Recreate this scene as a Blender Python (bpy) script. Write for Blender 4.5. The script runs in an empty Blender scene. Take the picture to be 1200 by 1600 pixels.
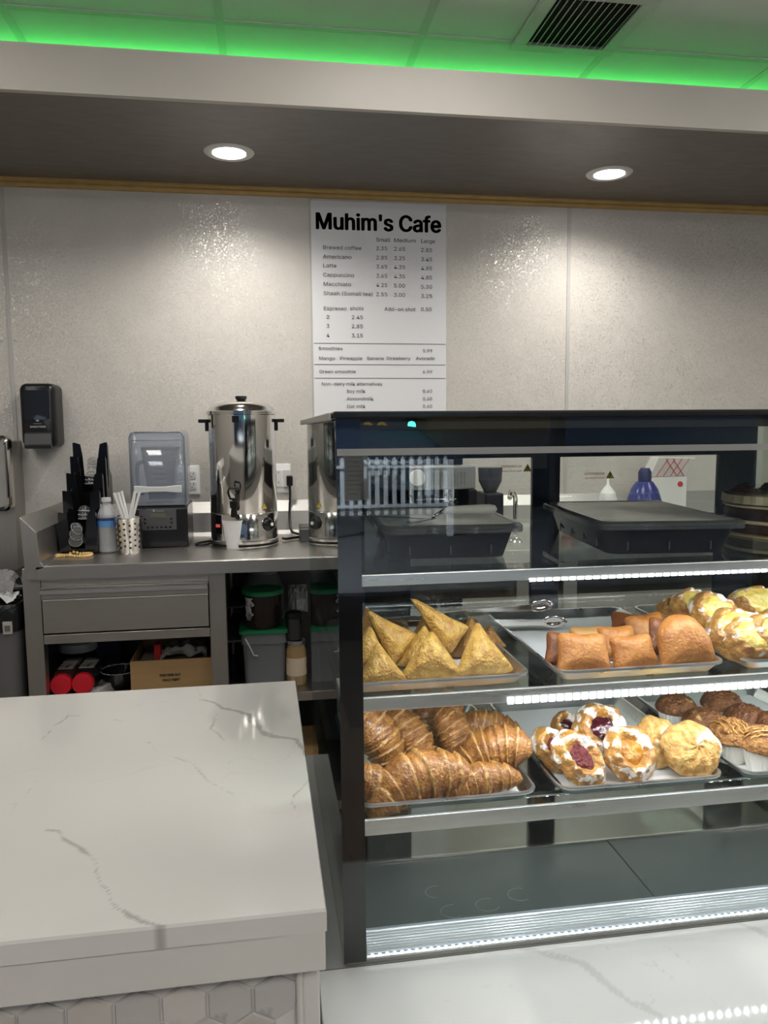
import bpy, bmesh, math, random
import numpy as np
from mathutils import Vector, Matrix, noise

random.seed(7)
PI = math.pi
SC = bpy.context.scene
COL = SC.collection

# ------------------------------------------------------------------ camera
CF, CH = 1202.0, 1.40                      # focal length in pixels of a 1200x1600 frame, eye height


def _camera_axes():
    dy = np.array([-190.0, 127.0, -1202.0]); dy /= np.linalg.norm(dy)
    dx = np.array([7585.0, 192.0, -1172.0]); dx -= dx @ dy * dy; dx /= np.linalg.norm(dx)
    return np.stack([dx, dy, np.cross(dx, dy)], 1)


CR = _camera_axes()


def at(px, py, X=None, Y=None, Z=None):
    """the place in the room that is seen at a pixel, on the plane X=, Y= or Z="""
    d = CR.T @ np.array([px - 600, 800 - py, -CF])
    t = Y / d[1] if Y is not None else ((Z - CH) / d[2] if Z is not None else X / d[0])
    return Vector((float(d[0] * t), float(d[1] * t), CH + float(d[2] * t)))


cam = bpy.data.cameras.new('camera')
cam_o = bpy.data.objects.new('camera', cam)
COL.objects.link(cam_o)
m4 = Matrix([[float(v) for v in row] for row in CR.T]).to_4x4()
m4.translation = Vector((0, 0, CH))
cam_o.matrix_world = m4
cam.sensor_fit = 'VERTICAL'; cam.sensor_height = 36; cam.lens = CF / 1600 * 36
cam.clip_start = 0.02
SC.camera = cam_o

# ------------------------------------------------------------------ world, exposure
w = bpy.data.worlds.new('dusk'); SC.world = w; w.use_nodes = True
w.node_tree.nodes['Background'].inputs[0].default_value = (0.10, 0.15, 0.26, 1)
w.node_tree.nodes['Background'].inputs[1].default_value = 0.8
SC.view_settings.view_transform = 'Standard'
SC.view_settings.look = 'None'
SC.view_settings.exposure = 0.2
SC.view_settings.gamma = 1.0
SC.view_settings.use_curve_mapping = False


def lamp(name, kind, loc, energy, color=(1, 1, 1), size=0.1, size_y=None, rot=(0, 0, 0), parent=None, **kw):
    l = bpy.data.lights.new(name, kind); l.energy = energy; l.color = color
    if kind == 'AREA':
        l.size = size
        if size_y: l.shape = 'RECTANGLE'; l.size_y = size_y
    if kind in ('SPOT', 'POINT'): l.shadow_soft_size = size
    for k, v in kw.items(): setattr(l, k, v)
    o = bpy.data.objects.new(name, l); COL.objects.link(o); o.location = loc; o.rotation_euler = rot
    if parent: o.parent = parent
    return o


P_PANEL, P_SPOT, P_LED, P_OUT, P_GLOBE, G_LED, P_BACK = 8, 29, 1.3, 9000, 9, 3, 26

# ------------------------------------------------------------------ materials
MATS = {}


def mat(name, col=(0.8, 0.8, 0.8), rough=0.5, metal=0.0, **k):
    """principled material; var= colour variation, nscale= its size, bump=, bscale=, stretch= (x,y,z)"""
    if name in MATS: return MATS[name]
    m = bpy.data.materials.new(name); m.use_nodes = True
    nt = m.node_tree; N = nt.nodes; L = nt.links
    b = N['Principled BSDF']
    b.inputs['Base Color'].default_value = (*col, 1)
    b.inputs['Roughness'].default_value = rough
    b.inputs['Metallic'].default_value = metal
    if 'trans' in k: b.inputs['Transmission Weight'].default_value = k['trans']
    if 'alpha' in k: b.inputs['Alpha'].default_value = k['alpha']
    if 'coat' in k:
        b.inputs['Coat Weight'].default_value = k['coat']; b.inputs['Coat Roughness'].default_value = k.get('coatr', 0.05)
    if 'ior' in k: b.inputs['IOR'].default_value = k['ior']
    if 'sss' in k:
        b.inputs['Subsurface Weight'].default_value = k['sss']; b.inputs['Subsurface Radius'].default_value = (0.01, 0.006, 0.003)
    if 'spec' in k: b.inputs['Specular IOR Level'].default_value = k['spec']
    tc = N.new('ShaderNodeTexCoord'); mp = N.new('ShaderNodeMapping')
    L.new(tc.outputs['Object'], mp.inputs[0]); mp.inputs['Scale'].default_value = k.get('stretch', (1, 1, 1))
    src = None
    if 'attr' in k:
        a = N.new('ShaderNodeAttribute'); a.attribute_name = k['attr']; src = a.outputs['Color']
    if 'var' in k:
        n = N.new('ShaderNodeTexNoise'); n.inputs['Scale'].default_value = k.get('nscale', 30); n.inputs['Detail'].default_value = 4
        L.new(mp.outputs[0], n.inputs['Vector'])
        r = N.new('ShaderNodeValToRGB'); r.color_ramp.elements[0].position = 0.35; r.color_ramp.elements[1].position = 0.68
        c2 = k.get('col2', tuple(min(1, c * (1 - k['var'])) for c in col))
        r.color_ramp.elements[0].color = (*c2, 1); r.color_ramp.elements[1].color = (*col, 1)
        L.new(n.outputs['Fac'], r.inputs[0])
        if src is not None:
            mx = N.new('ShaderNodeMix'); mx.data_type = 'RGBA'; mx.blend_type = 'MULTIPLY'; mx.inputs[0].default_value = 1
            L.new(src, mx.inputs[6]); L.new(r.outputs[0], mx.inputs[7]); src = mx.outputs[2]
        else: src = r.outputs[0]
    if 'spots' in k:    # (colour, threshold, scale, softness)
        c3, th, s3, sf = k['spots']
        n3 = N.new('ShaderNodeTexNoise'); n3.inputs['Scale'].default_value = s3; n3.inputs['Detail'].default_value = 5
        L.new(mp.outputs[0], n3.inputs['Vector'])
        mr = N.new('ShaderNodeMapRange'); mr.inputs[1].default_value = th; mr.inputs[2].default_value = th + sf
        L.new(n3.outputs['Fac'], mr.inputs[0])
        mx = N.new('ShaderNodeMix'); mx.data_type = 'RGBA'
        L.new(mr.outputs[0], mx.inputs[0]); mx.inputs[7].default_value = (*c3, 1)
        if src is not None: L.new(src, mx.inputs[6])
        else: mx.inputs[6].default_value = (*col, 1)
        src = mx.outputs[2]
    if src is not None: L.new(src, b.inputs['Base Color'])
    if 'bump' in k:
        n2 = N.new('ShaderNodeTexNoise'); n2.inputs['Scale'].default_value = k.get('bscale', 60); n2.inputs['Detail'].default_value = 4
        L.new(mp.outputs[0], n2.inputs['Vector'])
        bp = N.new('ShaderNodeBump'); bp.inputs['Strength'].default_value = k['bump']; bp.inputs['Distance'].default_value = k.get('bdist', 0.01)
        L.new(n2.outputs['Fac'], bp.inputs['Height']); L.new(bp.outputs[0], b.inputs['Normal'])
    if 'rvar' in k:
        n4 = N.new('ShaderNodeTexNoise'); n4.inputs['Scale'].default_value = k.get('rscale', 12)
        L.new(mp.outputs[0], n4.inputs['Vector'])
        mr = N.new('ShaderNodeMapRange'); mr.inputs[3].default_value = max(0.01, rough - k['rvar']); mr.inputs[4].default_value = rough + k['rvar']
        mr.inputs[1].default_value = .3; mr.inputs[2].default_value = .7
        L.new(n4.outputs['Fac'], mr.inputs[0]); L.new(mr.outputs[0], b.inputs['Roughness'])
    if 'emit' in k:
        b.inputs['Emission Color'].default_value = (*k.get('ecol', col), 1); b.inputs['Emission Strength'].default_value = k['emit']
    MATS[name] = m
    return m


def glassmat(name, tint=(1, 1, 1), ior=1.45, rough=0.0, dark=0.0):
    """thin clear sheet: a see-through pane with fresnel reflection"""
    if name in MATS: return MATS[name]
    m = bpy.data.materials.new(name); m.use_nodes = True
    nt = m.node_tree; N = nt.nodes; L = nt.links
    N.remove(N['Principled BSDF']); out = N['Material Output']
    t = N.new('ShaderNodeBsdfTransparent'); t.inputs[0].default_value = (*tint, 1)
    g = N.new('ShaderNodeBsdfGlossy'); g.inputs['Roughness'].default_value = rough
    f = N.new('ShaderNodeFresnel'); gg = N.new('ShaderNodeNewGeometry'); im = N.new('ShaderNodeMix')
    im.inputs[2].default_value = ior; im.inputs[3].default_value = 1 / ior      # same reflectance on entering and leaving the sheet
    L.new(gg.outputs['Backfacing'], im.inputs[0]); L.new(im.outputs[0], f.inputs['IOR'])
    mx = N.new('ShaderNodeMixShader')
    L.new(f.outputs[0], mx.inputs[0]); L.new(t.outputs[0], mx.inputs[1]); L.new(g.outputs[0], mx.inputs[2])
    if dark:
        d = N.new('ShaderNodeBsdfDiffuse'); d.inputs[0].default_value = (*[c * .8 for c in tint], 1)
        m2 = N.new('ShaderNodeMixShader'); m2.inputs[0].default_value = dark
        L.new(mx.outputs[0], m2.inputs[1]); L.new(d.outputs[0], m2.inputs[2]); mx = m2
    L.new(mx.outputs[0], out.inputs[0])
    MATS[name] = m
    return m


def brushed(name, col=(0.55, 0.54, 0.52), rough=0.3, stretch=(2, 60, 60)):
    return mat(name, col, rough, 1.0, var=0.07, nscale=9, stretch=stretch, rvar=0.05, rscale=8, bump=0.03, bscale=30, bdist=0.002)


# ------------------------------------------------------------------ mesh helpers
def tag(o, label=None, cat=None, group=None, kind=None):
    if label: o['label'] = label
    if cat: o['category'] = cat
    if group: o['group'] = group
    if kind: o['kind'] = kind
    return o


def thing(name, label, cat, loc=(0, 0, 0), rot=(0, 0, 0), group=None):
    o = bpy.data.objects.new(name, None); COL.objects.link(o)
    o.location = loc; o.rotation_euler = rot; o.empty_display_size = .02
    return tag(o, label, cat, group)


def obj(name, bm, m, parent=None, smooth=False, bevel=0, seg=2, loc=None, rot=None, sub=0, recalc=True):
    if recalc: bmesh.ops.recalc_face_normals(bm, faces=bm.faces)
    me = bpy.data.meshes.new(name); bm.to_mesh(me); bm.free()
    for mm in (m if isinstance(m, (list, tuple)) else [m]): me.materials.append(mm)
    if smooth:
        for p in me.polygons: p.use_smooth = True
        if smooth != 'all' and not sub:
            me.set_sharp_from_angle(angle=math.radians(42))
    o = bpy.data.objects.new(name, me); COL.objects.link(o)
    if parent: o.parent = parent
    if loc is not None: o.location = loc
    if rot is not None: o.rotation_euler = rot
    if bevel:
        md = o.modifiers.new('b', 'BEVEL'); md.width = bevel; md.segments = seg; md.limit_method = 'ANGLE'
    if sub:
        md = o.modifiers.new('s', 'SUBSURF'); md.levels = sub; md.render_levels = sub
    return o


def B(): return bmesh.new()


def box(bm, x0, x1, y0, y1, z0, z1, M=None):
    vs = [bm.verts.new(Vector(c) if M is None else M @ Vector(c)) for c in
          ((x0, y0, z0), (x1, y0, z0), (x1, y1, z0), (x0, y1, z0), (x0, y0, z1), (x1, y0, z1), (x1, y1, z1), (x0, y1, z1))]
    for f in ((0, 3, 2, 1), (4, 5, 6, 7), (0, 1, 5, 4), (1, 2, 6, 5), (2, 3, 7, 6), (3, 0, 4, 7)):
        bm.faces.new([vs[i] for i in f])
    return bm


def bx(*a, M=None): return box(B(), *a, M=M)


def lathe(bm, prof, seg=32, c=(0, 0, 0), fold=0, fdepth=0, axis='Z', M=None):
    c = Vector(c); rings = []
    for r, z in prof:
        ring = []
        for i in range(seg):
            a = 2 * PI * i / seg
            rr = r * (1 + (fdepth if fold and i % 2 else 0))
            p = Vector((rr * math.cos(a), rr * math.sin(a), z))
            if axis == 'Y': p = Vector((p.x, p.z, p.y))
            if axis == 'X': p = Vector((p.z, p.x, p.y))
            p = p + c
            ring.append(bm.verts.new(M @ p if M else p))
        rings.append(ring)
    for a, b in zip(rings, rings[1:]):
        for i in range(seg):
            bm.faces.new((a[i], a[(i + 1) % seg], b[(i + 1) % seg], b[i]))
    if prof[0][0] > 1e-6: bm.faces.new(rings[0][::-1])
    if prof[-1][0] > 1e-6: bm.faces.new(rings[-1])
    bmesh.ops.remove_doubles(bm, verts=[v for r in (rings[0], rings[-1]) for v in r], dist=1e-6)
    return bm


def lth(prof, seg=32, **k): return lathe(B(), prof, seg, **k)


def tube(bm, pts, r, seg=8, closed=False):
    pts = [Vector(p) for p in pts]; n = len(pts); rings = []; up = None
    for i, p in enumerate(pts):
        t = (pts[(i + 1) % n] - pts[i - 1]) if closed else (pts[min(i + 1, n - 1)] - pts[max(i - 1, 0)])
        t.normalize()
        if up is None: up = t.orthogonal().normalized()
        up = (up - t * up.dot(t))
        if up.length < 1e-5: up = t.orthogonal()
        up.normalize(); s = t.cross(up)
        rr = r[i] if isinstance(r, (list, tuple)) else r
        rings.append([bm.verts.new(p + (up * math.cos(2 * PI * k / seg) + s * math.sin(2 * PI * k / seg)) * rr) for k in range(seg)])
    for i in range(n if closed else n - 1):
        a, b = rings[i], rings[(i + 1) % n]
        for k in range(seg): bm.faces.new((a[k], a[(k + 1) % seg], b[(k + 1) % seg], b[k]))
    if not closed:
        bm.faces.new(rings[0][::-1]); bm.faces.new(rings[-1])
    return bm


def curve_pts(ctrl, n=6):
    """smooth line through control points"""
    c = [Vector(p) for p in ctrl]; out = []
    for i in range(len(c) - 1):
        p0, p1, p2, p3 = c[max(i - 1, 0)], c[i], c[i + 1], c[min(i + 2, len(c) - 1)]
        for j in range(n):
            t = j / n
            out.append(0.5 * ((2 * p1) + (p2 - p0) * t + (2 * p0 - 5 * p1 + 4 * p2 - p3) * t * t + (3 * p1 - p0 - 3 * p2 + p3) * t ** 3))
    out.append(c[-1])
    return out


def prism(bm, poly, a0, a1, axis='Y', M=None):
    def mk(u, v, a):
        p = {'Y': (u, a, v), 'X': (a, u, v), 'Z': (u, v, a)}[axis]
        return bm.verts.new(M @ Vector(p) if M else p)
    A = [mk(u, v, a0) for u, v in poly]; Bv = [mk(u, v, a1) for u, v in poly]; n = len(poly)
    bm.faces.new(A); bm.faces.new(Bv[::-1])
    for i in range(n): bm.faces.new((A[i], Bv[i], Bv[(i + 1) % n], A[(i + 1) % n]))
    return bm


def rrect(x0, x1, y0, y1, r, n=5):
    out = []
    for cx, cy, a in ((x1 - r, y1 - r, 0), (x0 + r, y1 - r, 90), (x0 + r, y0 + r, 180), (x1 - r, y0 + r, 270)):
        for i in range(n + 1):
            t = math.radians(a + 90 * i / n); out.append((cx + r * math.cos(t), cy + r * math.sin(t)))
    return out


def loft(bm, sections, caps=(True, True)):
    """sections: lists of points of equal length, skinned in order"""
    R_ = [[bm.verts.new(p) for p in s] for s in sections]; n = len(R_[0])
    for a, b in zip(R_, R_[1:]):
        for i in range(n): bm.faces.new((a[i], a[(i + 1) % n], b[(i + 1) % n], b[i]))
    if caps[0]: bm.faces.new(R_[0][::-1])
    if caps[1]: bm.faces.new(R_[-1])
    return bm


def shell_tray(bm, w, d, h, slope, r, t, lip=0.004):
    """open pan: bottom at z 0, walls flare out by slope, rolled rim; outer rim size w x d, centred"""
    def ring(ins, z): return [(x, y, z) for x, y in rrect(-w / 2 + ins, w / 2 - ins, -d / 2 + ins, d / 2 - ins, max(.003, r - ins * .6), 5)]
    s = [ring(slope + lip + t * 2, 0.0), ring(slope + lip, 0.002), ring(lip, h - 0.004), ring(0, h - .004), ring(-.0005, h - .002), ring(0, h), ring(lip, h),
         ring(lip + .0015, h - .002), ring(slope + lip + t, t + .002), ring(slope + lip + t * 3, t)]
    return loft(bm, s)


FONT = None
try:
    import os
    fp = os.path.join(bpy.utils.resource_path('LOCAL'), 'datafiles', 'fonts', 'Inter.woff2')
    if os.path.exists(fp): FONT = bpy.data.fonts.load(fp)
except Exception:
    FONT = None


def text(name, s, size, m, parent=None, loc=(0, 0, 0), rot=(PI / 2, 0, 0), align='LEFT', bold=0.0, sx=1.0, ext=0.0004, join=None, spacing=1.0):
    cu = bpy.data.curves.new('t', 'FONT'); cu.body = s; cu.size = size; cu.align_x = align; cu.offset = bold; cu.extrude = ext
    cu.space_character = spacing
    if FONT: cu.font = FONT
    cu.resolution_u = 3
    o = bpy.data.objects.new('t', cu); COL.objects.link(o)
    dg = bpy.context.evaluated_depsgraph_get(); dg.update()
    me = bpy.data.meshes.new_from_object(o.evaluated_get(dg)); me.name = name
    bpy.data.objects.remove(o); bpy.data.curves.remove(cu)
    T = Matrix.Translation(loc) @ Matrix([[1, 0, 0, 0], [0, 1, 0, 0], [0, 0, 1, 0], [0, 0, 0, 1]])
    from mathutils import Euler
    T = T @ Euler(rot).to_matrix().to_4x4() @ Matrix.Diagonal((sx, 1, 1, 1))
    me.transform(T)
    if join is not None:
        join.from_mesh(me); bpy.data.meshes.remove(me); return None
    me.materials.clear(); me.materials.append(m)
    no = bpy.data.objects.new(name, me); COL.objects.link(no); no.parent = parent
    return no


def dup(root, loc=None, rot=None, label=None, group=None, scale=None):
    r = root.copy(); COL.objects.link(r)
    if loc is not None: r.location = loc
    if rot is not None: r.rotation_euler = rot
    if label: r['label'] = label
    if group: r['group'] = group
    if scale: r.scale = (scale,) * 3 if not isinstance(scale, tuple) else scale
    for ch in list(root.children):
        if ch.type == 'EMPTY' and not ch.children: continue
        c = ch.copy(); COL.objects.link(c); c.parent = r
        for g in ch.children:
            d = g.copy(); COL.objects.link(d); d.parent = c
    return r


# ------------------------------------------------------------------ shared materials
STEEL = brushed('brushed_steel', (0.56, 0.54, 0.51), .34)
STEELV = brushed('brushed_steel_upright', (0.50, 0.48, 0.455), .38, (60, 60, 2))
POLISH = mat('polished_steel', (0.72, 0.70, 0.67), .09, 1.0, rvar=.04)
CHROME = mat('chrome', (0.85, 0.85, 0.85), .06, 1.0)
ALU = mat('tray_aluminium', (0.78, 0.79, 0.81), .33, 1.0, var=.12, nscale=40, rvar=.08, rscale=30)
BLACKP = mat('black_plastic', (0.009, 0.009, 0.010), .28, spec=.35)
BLACKG = mat('black_gloss', (0.006, 0.006, 0.008), .06)
BLACKM = mat('black_matte', (0.01, 0.01, 0.01), .7)
WHITEP = mat('white_plastic', (0.82, 0.82, 0.80), .35)
PAPER = mat('white_paper', (0.85, 0.85, 0.84), .7, var=.05, nscale=20)
GLASS = glassmat('case_glass', (0.97, 0.985, 0.975), 1.5)
SGLASS = glassmat('side_glass', (0.80, 0.86, 0.82), 1.75)
SHGLASS = glassmat('shelf_glass', (0.90, 0.94, 0.92), 1.5)
CLEARP = glassmat('clear_plastic', (0.95, 0.955, 0.96), 1.45, .08, .03)
LEDM = mat('led_white', (1, 1, 1), .5, emit=55, ecol=(0.92, 0.97, 1.0))

# ------------------------------------------------------------------ room shell
WY = 3.05                                  # back wall
SZ, ST = 2.31, 2.432                       # soffit underside and top
SY = 2.285                                 # soffit front
CZ = 2.60                                  # ceiling
RX0, RX1, RY0 = -2.6, 3.6, -3.0

floor = obj('floor', bx(RX0, RX1, RY0, WY, -.05, 0), mat('subfloor', (0.12, 0.11, 0.10), .6)); tag(floor, kind='structure')
plank_mats = [mat('plank_%s' % n, c, .32, var=.35, nscale=5, stretch=(12, 1, 1), bump=.1, bscale=30) for n, c in
              (('tan', (0.30, 0.23, 0.165)), ('brown', (0.23, 0.17, 0.12)), ('grey', (0.27, 0.22, 0.17)))]
pm = []
for mm in plank_mats:
    me = bpy.data.meshes.new('plank'); b_ = bx(-.0735, .0735, -.448, .448, 0, .006); b_.to_mesh(me); b_.free(); me.materials.append(mm); pm.append(me)
k = 0
for i in range(12):
    for j in range(5):
        o = bpy.data.objects.new('plank', pm[(i * 7 + j * 5) % 3]); COL.objects.link(o); o.parent = floor
        o.location = (-.9 + .15 * i, -1.2 + .9 * j + (.37 * i) % .9 - .45, 0)

wallm = mat('sparkle_panel', (0.60, 0.57, 0.525), .36, var=.06, nscale=9, bump=.35, bscale=420, bdist=.0012)
nt = wallm.node_tree
# fine metallic flakes in the panel
vo = nt.nodes.new('ShaderNodeTexVoronoi'); vo.inputs['Scale'].default_value = 260
tc = nt.nodes.new('ShaderNodeTexCoord'); nt.links.new(tc.outputs['Object'], vo.inputs['Vector'])
sep = nt.nodes.new('ShaderNodeSeparateColor'); nt.links.new(vo.outputs['Color'], sep.inputs[0])
mr = nt.nodes.new('ShaderNodeMapRange'); mr.inputs[1].default_value = .9; mr.inputs[2].default_value = .93; mr.inputs[4].default_value = .8
nt.links.new(sep.outputs[0], mr.inputs[0]); nt.links.new(mr.outputs[0], nt.nodes['Principled BSDF'].inputs['Metallic'])
nm = nt.nodes.new('ShaderNodeVectorMath'); nm.operation = 'MULTIPLY_ADD'
nm.inputs[1].default_value = (.22, .22, .22); 
geo = nt.nodes.new('ShaderNodeNewGeometry'); sb = nt.nodes.new('ShaderNodeVectorMath'); sb.operation = 'SUBTRACT'; sb.inputs[1].default_value = (.5, .5, .5)
nt.links.new(vo.outputs['Color'], sb.inputs[0]); nt.links.new(sb.outputs[0], nm.inputs[0]); nt.links.new(geo.outputs['Normal'], nm.inputs[2])
nrm = nt.nodes.new('ShaderNodeVectorMath'); nrm.operation = 'NORMALIZE'; nt.links.new(nm.outputs[0], nrm.inputs[0])
bpn = [n for n in nt.nodes if n.type == 'BUMP'][0]; nt.links.new(nrm.outputs[0], bpn.inputs['Normal'])

wall = obj('wall_back', bx(RX0, RX1, WY + .006, WY + .12, 0, CZ), mat('wall_core', (.3, .29, .27), .8)); tag(wall, kind='structure')
seams = [RX0, -1.95, -.905, .203, 1.243, 2.29, RX1]
for a, b_ in zip(seams, seams[1:]):
    obj('wall_panel', bx(a + .0015, b_ - .0015, WY, WY + .006, 0, SZ), wallm, wall)
for x in seams[2:5]:
    obj('seam_strip', bx(x - .007, x + .007, WY - .003, WY, 1.0, SZ - .03), mat('seam_grey', (.46, .45, .43), .4), wall, bevel=.001)
for x in (-.935, -.885):
    obj('rivet', lth([(0, -.003), (.004, -.0025), (.006, 0)], 12, axis='Y', c=(x, WY - .003, 1.74)), mat('rivet_white', (.6, .6, .58), .4), wall, smooth=True)
GOLD = mat('bronze_trim', (0.50, 0.34, 0.13), .42, .3, var=.15, nscale=20)
tr = obj('trim_1', prism(B(), [(WY, SZ), (WY - .022, SZ), (WY - .022, SZ - .006), (WY - .012, SZ - .012), (WY - .014, SZ - .018), (WY - .008, SZ - .028), (WY, SZ - .03)], RX0, RX1, 'X'), GOLD)
tag(tr, kind='structure')

wside = mat('side_wall_paint', (.55, .53, .50), .7, var=.05)
for n, b_ in (('wall_left', (RX0 - .1, RX0, RY0, WY, 0, CZ)), ('wall_right', (RX1, RX1 + .1, RY0, WY, 0, CZ))):
    tag(obj(n, bx(*b_), wside), kind='structure')
# storefront behind the camera: low wall, posts, header and glass
wf = obj('wall_front', bx(RX0, RX1, RY0 - .1, RY0, 0, .3), mat('storefront_dark', (.05, .05, .055), .5)); tag(wf, kind='structure')
obj('header', bx(RX0, RX1, RY0 - .1, RY0, 2.2, CZ), MATS['storefront_dark'], wf)
for x in (RX0 + .05, -1.1, .42, 2.0, RX1 - .05):
    obj('mullion', bx(x - .035, x + .035, RY0 - .1, RY0, .3, 2.2), MATS['storefront_dark'], wf)
win = obj('window_1', bx(RX0, RX1, RY0 - .055, RY0 - .05, .3, 2.2), glassmat('store_glass', (.9, .92, .92), 1.3)); tag(win, kind='structure')

# ceiling with tiles laid in a grid
ceil = obj('ceiling', bx(RX0, RX1, RY0, WY + .1, CZ + .012, CZ + .08), mat('ceiling_void', (.25, .25, .24), .9)); tag(ceil, kind='structure')
tilem = mat('ceiling_tile', (.84, .84, .82), .75, var=.03, nscale=3, bump=.1, bscale=50, bdist=.002)
gridm = mat('ceiling_grid', (.66, .66, .64), .5)
tx = [-.094 + .6055 * i for i in range(-4, 7)]
ty = [2.45 - .61 * i for i in range(-1, 9)]
tm = bpy.data.meshes.new('tile'); b_ = bx(-.292, .292, -.2945, .2945, 0, .012); b_.to_mesh(tm); b_.free(); tm.materials.append(tilem)
for a in tx:
    for c in ty[:-1]:
        if abs(a - .511) < .1 and abs(c - 2.45) < .1: pass
        o = bpy.data.objects.new('ceiling_tile', tm); COL.objects.link(o); o.parent = ceil; o.location = (a + .303, c - .305, CZ)
for a in tx:
    if a == tx[0]: continue
    obj('grid_bar', bx(a - .012, a + .012, RY0, WY, CZ - .003, CZ + .001), gridm, ceil)
for c in ty:
    if c > WY: continue
    obj('grid_bar', bx(RX0, RX1, c - .012, c + .012, CZ - .0035, CZ + .001), gridm, ceil)

# soffit
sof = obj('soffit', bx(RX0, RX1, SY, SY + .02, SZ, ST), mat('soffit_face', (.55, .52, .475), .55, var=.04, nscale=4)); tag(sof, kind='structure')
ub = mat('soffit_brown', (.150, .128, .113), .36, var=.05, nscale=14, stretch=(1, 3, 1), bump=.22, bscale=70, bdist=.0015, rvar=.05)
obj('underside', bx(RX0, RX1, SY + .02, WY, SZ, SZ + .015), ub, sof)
obj('top_ledge', bx(RX0, RX1, SY + .02, WY, ST - .06, ST - .05), mat('ledge', (.5, .5, .48), .7), sof)

# green LED tape in the cove
obj('cove_shelf', bx(RX0, RX1, SY + .40, SY + .47, ST - .05, ST + .0615), MATS['ledge'], sof)
gl = thing('led_tape', 'green glowing LED tape hidden along the top of the soffit', 'led strip', (0, SY + .43, ST + .062))
obj('tape', bx(RX0 + .05, RX1 - .05, -.006, .006, 0, .003), mat('tape_white', (.7, .8, .7), .5), gl)
obj('emitter', bx(RX0 + .05, RX1 - .05, -.004, .004, .003, .006), mat('led_green', (.05, 1, .1), .5, emit=G_LED, ecol=(.03, 1.0, .09)), gl)
lamp('green_glow', 'AREA', (.5, 0, .012), 4.0, (.10, 1, .17), RX1 - RX0 - .2, .02, (PI, 0, 0), gl)

# recessed downlights
for nm_, px, py in (('round recessed downlight in the brown soffit above the coffee urn', 358, 238),
                    ('round recessed downlight in the brown soffit beyond the menu board, over the display case', 952, 271)):
    p = at(px, py, Z=SZ)
    d = thing('downlight', nm_, 'ceiling light', (p.x, p.y, SZ))
    obj('trim_ring', lth([(.058, .002), (.056, -.004), (.064, -.006), (.078, -.004), (.082, 0), (.082, .002)], 48), mat('ring_white', (.68, .67, .65), .4), d, smooth=True)
    obj('lens', lth([(0, -.001), (.05, -.0015), (.057, .001), (0, .002)], 40), mat('lens_lit', (1, 1, 1), .5, emit=14, ecol=(1, .98, .94)), d, smooth=True)
    lamp('downlight_beam', 'SPOT', (0, 0, -.012), P_SPOT, (1, .96, .90), .05, parent=d, spot_size=math.radians(150), spot_blend=.9)

# ceiling vent
vx0, vx1, vy0, vy1 = .80, 1.135, 2.13, 2.475
v = thing('ceiling_vent', 'white square ceiling vent with slanted louvre blades', 'air vent', ((vx0 + vx1) / 2, (vy0 + vy1) / 2, CZ - .004))
hx, hy = (vx1 - vx0) / 2, (vy1 - vy0) / 2
b_ = B(); iw = .042
for r_ in ((-hx, hx, -hy, -hy + iw), (-hx, hx, hy - iw, hy), (-hx, -hx + iw, -hy + iw, hy - iw), (hx - iw, hx, -hy + iw, hy - iw)): box(b_, *r_, -.010, .0)
obj('frame', b_, mat('vent_white', (.66, .66, .64), .4), v, bevel=.002)
obj('duct', bx(-hx + iw, hx - iw, -hy + iw, hy - iw, -.0002, .0015), mat('duct_dark', (.04, .038, .035), .8), v)
for i in range(12):
    x = -hx + iw + .011 + i * (2 * (hx - iw) - .022) / 11
    M_ = Matrix.Translation((x, 0, -.008)) @ Matrix.Rotation(math.radians(-48), 4, 'Y')
    obj('blade', bx(-.0088, .0088, -hy + iw, hy - iw, -.0007, .0007, M=M_), MATS['vent_white'], v)
for y in (-hy + .012, hy - .012):
    obj('screw', lth([(0, -.013), (.004, -.012), (.005, -.009)], 10, c=(0, y, 0)), STEEL, v, smooth=True)

# unseen ceiling panels added on the customer side to light the room
lp = [(-1.3, 1.62), (.50, 1.62), (2.3, 1.62), (-1.0, -1.2), (.9, -1.2), (2.6, -1.2)]
for i, (x, y) in enumerate(lp):
    t = thing('added_ceiling_panel', 'added unseen lit ceiling panel, %s in the row by the %s' % (('farthest from the display case', 'middle one', 'last one past the case')[i % 3], ('soffit', 'storefront')[i // 3]), 'ceiling light', (x, y, CZ - .006), group='added ceiling panels')
    b_ = B()
    for r_ in ((-.3, .3, -.3, -.27), (-.3, .3, .27, .3), (-.3, -.27, -.27, .27), (.27, .3, -.27, .27)): box(b_, *r_, -.008, 0)
    obj('frame', b_, MATS['vent_white'], t)
    obj('diffuser', bx(-.27, .27, -.27, .27, -.004, 0), mat('panel_lit', (1, 1, 1), .5, emit=P_PANEL, ecol=(1, .955, .89)) if i < 3 else mat('panel_bright', (1, 1, 1), .5, emit=P_BACK, ecol=(1, .955, .89)), t)

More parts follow.
